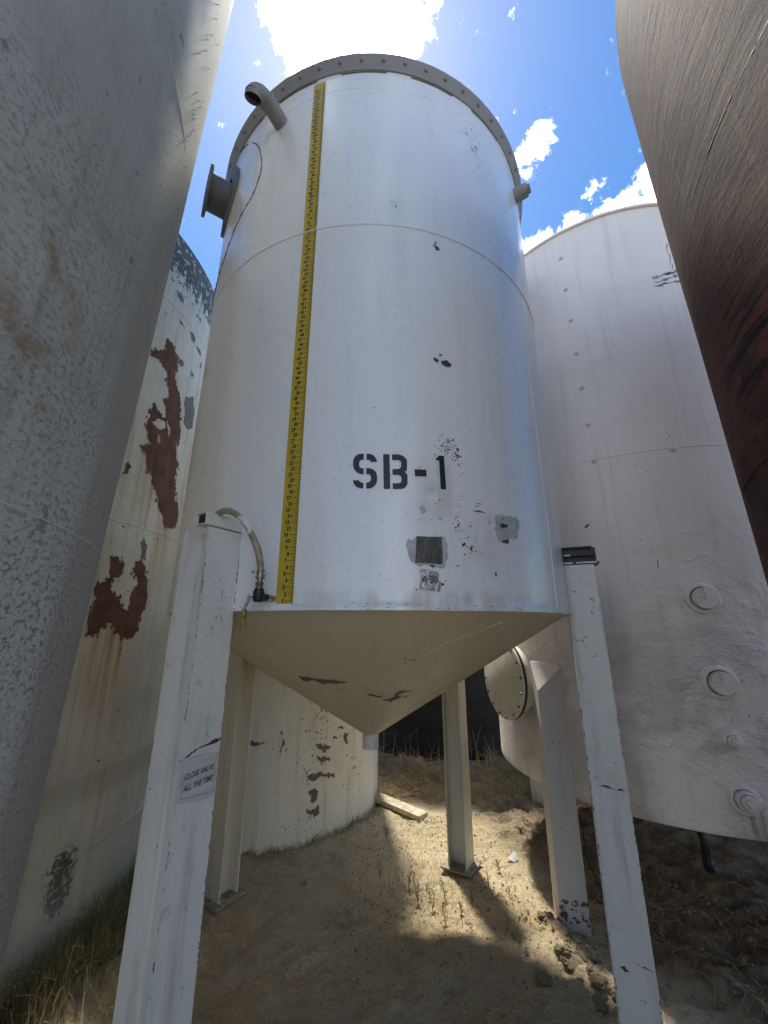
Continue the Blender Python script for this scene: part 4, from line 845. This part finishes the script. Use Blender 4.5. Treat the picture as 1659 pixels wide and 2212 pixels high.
# ------------------------------------------------------------------ low tank behind the legs
c4 = (-1.114, 2.477); R4 = 1.198; S4 = cyl(R4, c4, .003, 12); bm = bmesh.new()
lathe(bm, [(R4+.004, -.1), (R4+.004, .02), (R4+.001, .028)]+[(R4, .06+3.8*k/48) for k in range(49)]+[(R4-.03, 3.9), (.02, 4.05)], 192, Matrix.Translation((*c4, 0)), uvR=R4, wob=.003, seed=12)
D4 = dict(uscale=.0209, Ruv=R4)
for L in D['backflakes']: decal(bm, [L], S4, 1, .004, amp=.3, levels=3, **D4)
for L in cluster(33, .95, 3, .13, 60, .003, .012, .0209)+cluster(27, .5, 3, .2, 70, .003, .012, .0209)+cluster(52, .55, 4, .28, 110, .003, .010, .0209)+cluster(28, .13, 8, .04, 60, .002, .008, .0209)+cluster(12, .6, 4, .25, 25, .002, .006, .0209): decal(bm, [L], S4, 1, .004, amp=.15, levels=1, **D4)
lt = link('low_tank', bm, [m_back, m_flake], None, smooth=True, sharp=40)
tag(lt, 'low cream-white tank with flaking brown spots on the ground behind the back legs', 'tank')

# ------------------------------------------------------------------ black tank far behind
bm = bmesh.new(); c5 = (1.25, 5.05); R5 = 1.75
pr = [(R5, -.15)]
for k in range(60): z = 3.4*k/59; pr.append((R5-.012*(k % 6 == 0), z))
pr += [(R5-.05, 3.46), (R5-.5, 3.62), (.4, 3.75), (.35, 3.85), (.01, 3.86)]
lathe(bm, pr, 128, Matrix.Translation((*c5, 0)), uvR=R5)
bt = link('black_tank', bm, m_blacktank, None, smooth=True, sharp=40); tag(bt, 'black plastic tank in the shade at the far end of the gap', 'tank')

# ------------------------------------------------------------------ the two near tanks cutting in from the sides
def tilted(base, axis, R, H, name, mat, label, extra, wob, a_vis):
    ax = Vector(axis).normalized(); X_ = Vector((1, 0, 0)); X_ = (X_-ax*X_.dot(ax)).normalized(); Y_ = ax.cross(X_)
    M = Matrix((X_, Y_, ax)).transposed().to_4x4(); M.translation = Vector(base)
    bm = bmesh.new(); lathe(bm, [(R+.01, -.1)]+[(R, H*k/80) for k in range(81)]+[(R-.006, H+.006), (.02, H+.3)], 300, M, uvR=R, wob=wob, seed=R*7)
    surf = lambda a, z, o=0: M @ Vector(((R+o)*math.sin(R_(a)), -(R+o)*math.cos(R_(a)), z))
    extra(bm, surf); o = link(name, bm, mat, None, smooth=True, sharp=40); tag(o, label, 'tank'); return o
def exL(bm, s):
    for z, r in ((2.055, .0022), (3.53, .002)): tube(bm, [s(50+80*k/160, z+random.uniform(-.001, .001), -.001) for k in range(161)], [r*random.uniform(.7, 1.2) for _ in range(161)], 6)
    for k in range(26): # flakes curling off at the edge
        z = random.uniform(3.4, 4.5); a = random.uniform(105, 113); p0 = s(a, z, 0)
        q = [s(a, z, -.001), s(a+.2, z+.02, -.001), s(a+.15, z+.012, random.uniform(.004, .014))]; bm.faces.new([bm.verts.new(v) for v in q])
tilted((-1.915, -2.082, 0), (.025, .017, 1), 1.2, 5.6, 'pitted_grey_tank', [m_left], 'tall pitted grey tank with peeling edge, filling the near left side', exL, .003, 0)
def exR(bm, s):
    tube(bm, [s(-150+80*k/160, 3.08+random.uniform(-.0008, .0008), -.0005) for k in range(161)], [.0018*random.uniform(.4, 1.2) for _ in range(161)], 6, mi=1)
    tube(bm, [s(-130+40*k/80, 2.235+random.uniform(-.002, .002), -.0005) for k in range(81)], .004, 6)
tilted((2.25, -2.45, 0), (-.010, .010, 1), 1.4, 4.35, 'brown_grained_tank', [m_right, m_scuff], 'dark brown tank with streaky grain and reddish patches, near right side', exR, .004, 0)

# ------------------------------------------------------------------ small things on the ground
bm = bmesh.new(); p0 = Vector((.02, 2.32, 0)); p1 = Vector((.49, 1.83, 0)); d = (p1-p0).normalized(); an = math.atan2(d.y, d.x)
M = Matrix.Rotation(an, 4, 'Z'); M.translation = (p0+p1)/2-d*.12+Vector((0, 0, gz(.25, 2.05)+.035))
box_into(bm, 0, 0, 0, 1.0, .135, .038, M); bmesh.ops.subdivide_edges(bm, edges=[e for e in bm.edges if e.calc_length() > .5], cuts=12)
for v in bm.verts: v.co += Vector((random.uniform(-1, 1), random.uniform(-1, 1), random.uniform(-1, 1)))*.0015
tag(link('plank', bm, m_wood, None), 'sunlit weathered wooden plank lying on the sand behind the cone outlet', 'plank')
bm = bmesh.new(); px, py = 1.16, 1.12; z = gz(px, py)
v = [bm.verts.new(q) for q in ((px-.05, py, z+.03), (px, py-.02, z+.004), (px+.045, py+.01, z+.015), (px+.03, py+.05, z+.05), (px-.02, py+.04, z+.02), (px-.055, py+.03, z+.075))]
bm.faces.new((v[0], v[1], v[4])); bm.faces.new((v[1], v[2], v[3], v[4])); bm.faces.new((v[0], v[4], v[5]))
bmesh.ops.solidify(bm, geom=bm.faces[:], thickness=.0008)
tag(link('paper_scrap', bm, m_paper, None), 'crumpled white paper scrap on the sand right of the back leg', 'litter')
# torn hose end hanging under the white tank
bm = bmesh.new(); m_red = simple('oxide_red_pipe', (.10, .03, .025), .6)
tube(bm, spline([(2.30, .95, .42), (2.37, .93, .33), (2.44, .91, .285), (2.50, .90, .28), (2.54, .9, .27)], 6), .035, 14, mi=0)
hr = [(2.49, .88, .30), (2.555, .87, .27), (2.575, .86, .18), (2.57, .85, .06), (2.58, .84, .0)]
for k in range(7):
    o_ = Vector((random.uniform(-.03, .03), random.uniform(-.02, .02), 0)); tube(bm, [Vector(q)+o_*(.3+i*.25) for i, q in enumerate(spline(hr, 4))] and spline([Vector(q)+o_*(.2+.3*i) for i, q in enumerate(hr)], 4), [.020*random.uniform(.5, 1.1) for _ in range(17)], 6, mi=1)
bmesh.ops.translate(bm, verts=bm.verts[:], vec=(0, 0, .02))
tag(link('torn_hose', bm, [m_red, m_iron], None), 'dark red pipe stub with black rag of hose hanging below the white plug tank', 'hose')
bm = bmesh.new(); q = spline([(-1.95, -.35, .02), (-1.72, -.1, .02), (-1.55, .06, .025), (-1.35, .28, .02), (-1.3, .5, .0)], 8); q = [Vector((v.x, v.y, gz(v.x, v.y)+.012)) for v in q]
tube(bm, q, .011, 8); tag(link('black_cable', bm, m_iron, None, smooth=True), 'black cable lying along the foot of the cream tank', 'cable')
bm = bmesh.new(); q = spline([(1.36, .30, .62), (1.365, .285, .55), (1.36, .27, .42), (1.40, .26, .30), (1.44, .25, .22), (1.50, .25, .15), (1.56, .24, .06)], 6); tube(bm, q, .004, 6)
tag(link('wire', bm, m_iron, None, smooth=True), 'thin drooping wire beside the muddy near leg of the white tank', 'wire')
# clods
def clod_mesh(seed):
    bm = bmesh.new(); bmesh.ops.create_icosphere(bm, subdivisions=3, radius=1)
    for v in bm.verts:
        n = mnoise.noise(v.co*1.3+Vector((seed*3.1, 0, 0))); n2 = mnoise.noise(v.co*4+Vector((seed, 5, 0)))
        n3 = mnoise.noise(v.co*9+Vector((seed, 1, 7))); v.co *= 1+.6*n+.32*n2+.16*n3; v.co.z *= .6
    me = bpy.data.meshes.new('soil_clod'); bm.to_mesh(me); bm.free(); me.materials.append(m_clod); return me
cm = [clod_mesh(i) for i in range(5)]
def place_clod(x, y, s, lab, grp):
    o = bpy.data.objects.new('soil_clod', random.choice(cm)); C.objects.link(o); o.location = (x, y, gz(x, y)+s*.25); o.scale = (s, s*random.uniform(.7, 1.1), s*random.uniform(.7, 1))
    o.rotation_euler = (random.uniform(-.4, .4), random.uniform(-.4, .4), random.uniform(0, 6.3)); tag(o, lab, 'clod', grp)
CL = 'crumbly soil clod in the loose strip at the foot of the muddy leg'
for i in range(44):
    t_ = random.random(); y = .45-t_*.75; x = 1.06+.40*(.3-y)*.6+random.gauss(0, .06); place_clod(x, y, random.uniform(.012, .035), CL, 'soil clods by the muddy leg')
place_clod(.92, -.04, .04, 'largest flat greyish clod in the sand left of the right front leg', None)
place_clod(1.10, .04, .045, 'rounded clod just below the muddy leg', None)
place_clod(1.14, .22, .05, 'squarish clod touching the left side of the muddy foot', None)
def crumbs(name, n, fn, smin, smax, lab):
    bm = bmesh.new()
    for _ in range(n):
        x, y = fn(); s = random.uniform(smin, smax)*random.random()+.002; z = gz(x, y); k = len(bm.verts)
        r = bmesh.ops.create_icosphere(bm, subdivisions=1, radius=s, matrix=Matrix.Translation((x, y, z+s*.3)))
        for v in r['verts']: v.co += Vector((random.uniform(-1, 1), random.uniform(-1, 1), random.uniform(-1, 1)))*s*.25
    o = link(name, bm, m_crumb if name[0] == 's' else m_clod, None); tag(o, lab, 'soil', None, 'stuff')
crumbs('soil_crumbs', 2600, lambda: (random.uniform(-.2, 2.2), random.uniform(-.35, 1.9)), .002, .008, 'small soil crumbs scattered over the sand')
crumbs('mud_crumbs', 700, lambda: (random.gauss(1.9, .45), random.gauss(.5, .5)), .004, .018, 'dark mud lumps in the churned ground on the right')

def blades(name, n, fn, hmin, hmax, mat, lab, cat='grass', lean=.5, wd=.0022, flat=0.0):
    V_, F_ = [], []
    for _ in range(n):
        x, y = fn(); z = gz(x, y)-.003; h = random.uniform(hmin, hmax); a = random.uniform(0, 6.283); ln = random.gauss(0, lean)*h; dx, dy = math.cos(a), math.sin(a)
        sx, sy = -dy*wd, dx*wd; k0 = len(V_); up = h*(1-flat*random.uniform(.6, 1)); cv = random.uniform(-.2, .2)*h
        for i, t in enumerate((0, .35, .7, 1)):
            px = x+dx*ln*t*t*1.3-dy*cv*t*t; py = y+dy*ln*t*t*1.3+dx*cv*t*t; pz = z+up*(t-.25*t*t*abs(ln)/h)
            if flat > .8: px = x+dx*h*t-dy*cv*t*(1-t)*4; py = y+dy*h*t+dx*cv*t*(1-t)*4; pz = max(gz(px, py)+.003, z)+random.uniform(.0, .018)*math.sin(3.14*t)
            w_ = 1-t*.85
            V_ += [(px+sx*w_, py+sy*w_, pz), (px-sx*w_, py-sy*w_, pz+wd*.5)]
        for i in range(3): F_.append((k0+2*i, k0+2*i+1, k0+2*i+3, k0+2*i+2))
    me = bpy.data.meshes.new(name); me.from_pydata(V_, [], F_); me.materials.append(mat); me.update()
    o = bpy.data.objects.new(name, me); C.objects.link(o); tag(o, lab, cat, None, 'stuff')
def clumpy(x0, x1, y0, y1, n, sg):
    cs = [(random.uniform(x0, x1), y0+(y1-y0)*random.random()**1.5) for _ in range(n)]
    def f():
        c_ = random.choice(cs); return random.gauss(c_[0], sg), random.gauss(c_[1], sg)
    return f
def ring_pos(c, R, a0, a1, off, sg):
    def f():
        a = R_(random.uniform(a0, a1)); r = R+abs(random.gauss(off, sg)); return c[0]+r*math.sin(a), c[1]-r*math.cos(a)
    return f
blades('grass_fringe', 2600, ring_pos(c3, R3, 66, 118, .10, .16), .06, .30, m_mixg, 'tufty half-dry grass along the foot of the cream tank', lean=.6)
blades('grass_fringe_green', 700, ring_pos(c3, R3, 72, 118, .08, .12), .08, .34, m_green, 'greener grass blades against the cream tank', lean=.6)
blades('straw_litter', 2600, clumpy(-1.3, .9, -.4, .8, 70, .09), .03, .14, m_dry, 'dry straw and roots strewn on the ground at the lower left', flat=.95, wd=.0014)
blades('far_dry_grass', 4200, clumpy(-.1, 2.6, 2.2, 3.6, 90, .06), .06, .24, m_dryfar, 'matted dry grass in front of the black tank', lean=.9, wd=.002)
blades('far_straw', 3000, lambda: (random.uniform(-.1, 2.2), 2.15+abs(random.gauss(0, .5))),   .05, .2, m_dryfar, 'fallen straw in front of the black tank', flat=.95, wd=.0018)
blades('far_stalks', 60, lambda: (random.uniform(.1, 1.9), random.uniform(2.7, 3.5)), .25, .5, m_dry, 'tall pale stalks against the black tank', lean=.35, wd=.0028)
blades('shade_green_grass', 1400, lambda: (random.gauss(2.15, .3), random.gauss(2.6, .3)), .06, .22, m_green, 'green grass in the shade under the white tank', lean=.6)
blades('sparse_sprouts', 700, lambda: (random.gauss(.45, .28), random.gauss(.85, .45)), .015, .07, m_mixg, 'sparse short grass sprouts in the sunlit sand', lean=.5, wd=.0016)
blades('mud_straw', 700, lambda: (random.gauss(1.9, .5), random.gauss(.7, .6)), .04, .16, m_dry, 'muddy straw in the churned ground on the right', flat=.95, wd=.0016)
# individual weeds
def weed_mesh(seed):
    rnd = random.Random(seed); bm = bmesh.new()
    for s in range(rnd.randint(3, 6)):
        a = rnd.uniform(0, 6.28); h = rnd.uniform(.05, .11); dx, dy = math.cos(a)*.25*h, math.sin(a)*.25*h
        pts = [Vector((dx*t*t, dy*t*t, h*t)) for t in (0, .35, .7, 1)]; tube(bm, pts, [.0014, .0012, .001, .0006], 4)
        for k in range(7):
            t = .2+.8*k/7; p_ = Vector((dx*t*t, dy*t*t, h*t)); b = rnd.uniform(0, 6.28); l = rnd.uniform(.012, .024); d = Vector((math.cos(b), math.sin(b), .6))*l; sd = Vector((-math.sin(b), math.cos(b), 0))*l*.16
            bm.faces.new([bm.verts.new(q) for q in (p_, p_+d*.5+sd, p_+d, p_+d*.5-sd)])
    me = bpy.data.meshes.new('weed'); bm.to_mesh(me); bm.free(); me.materials.append(m_green); return me
wm = [weed_mesh(i) for i in range(5)]
spots = [(.33, .62), (.42, .55), (.52, .66), (.60, .50), (.28, .78), (.70, .62), (.15, 1.5), (.85, .75), (.95, .60), (.08, .9), (.48, .42), (1.0, 1.0), (.62, .95)]
for x, y in spots:
    o = bpy.data.objects.new('weed', random.choice(wm)); C.objects.link(o); o.location = (x, y, gz(x, y)-.004); s = random.uniform(.8, 1.5); o.scale = (s, s, s); o.rotation_euler = (0, 0, random.uniform(0, 6.3))
    tag(o, 'small green weed sprouting from the sandy ground under the tank', 'weed', 'weeds in the sunlit sand')

blades('sand_straw', 1100, clumpy(-.3, 1.5, .2, 2.1, 80, .08), .02, .10, m_dry, 'thin straw scattered on the sunlit sand', flat=.95, wd=.0013)
blades('wall_weeds', 500, ring_pos(c4, R4, 5, 70, .03, .04), .02, .09, m_mixg, 'short weeds along the foot of the low tank', lean=.6)
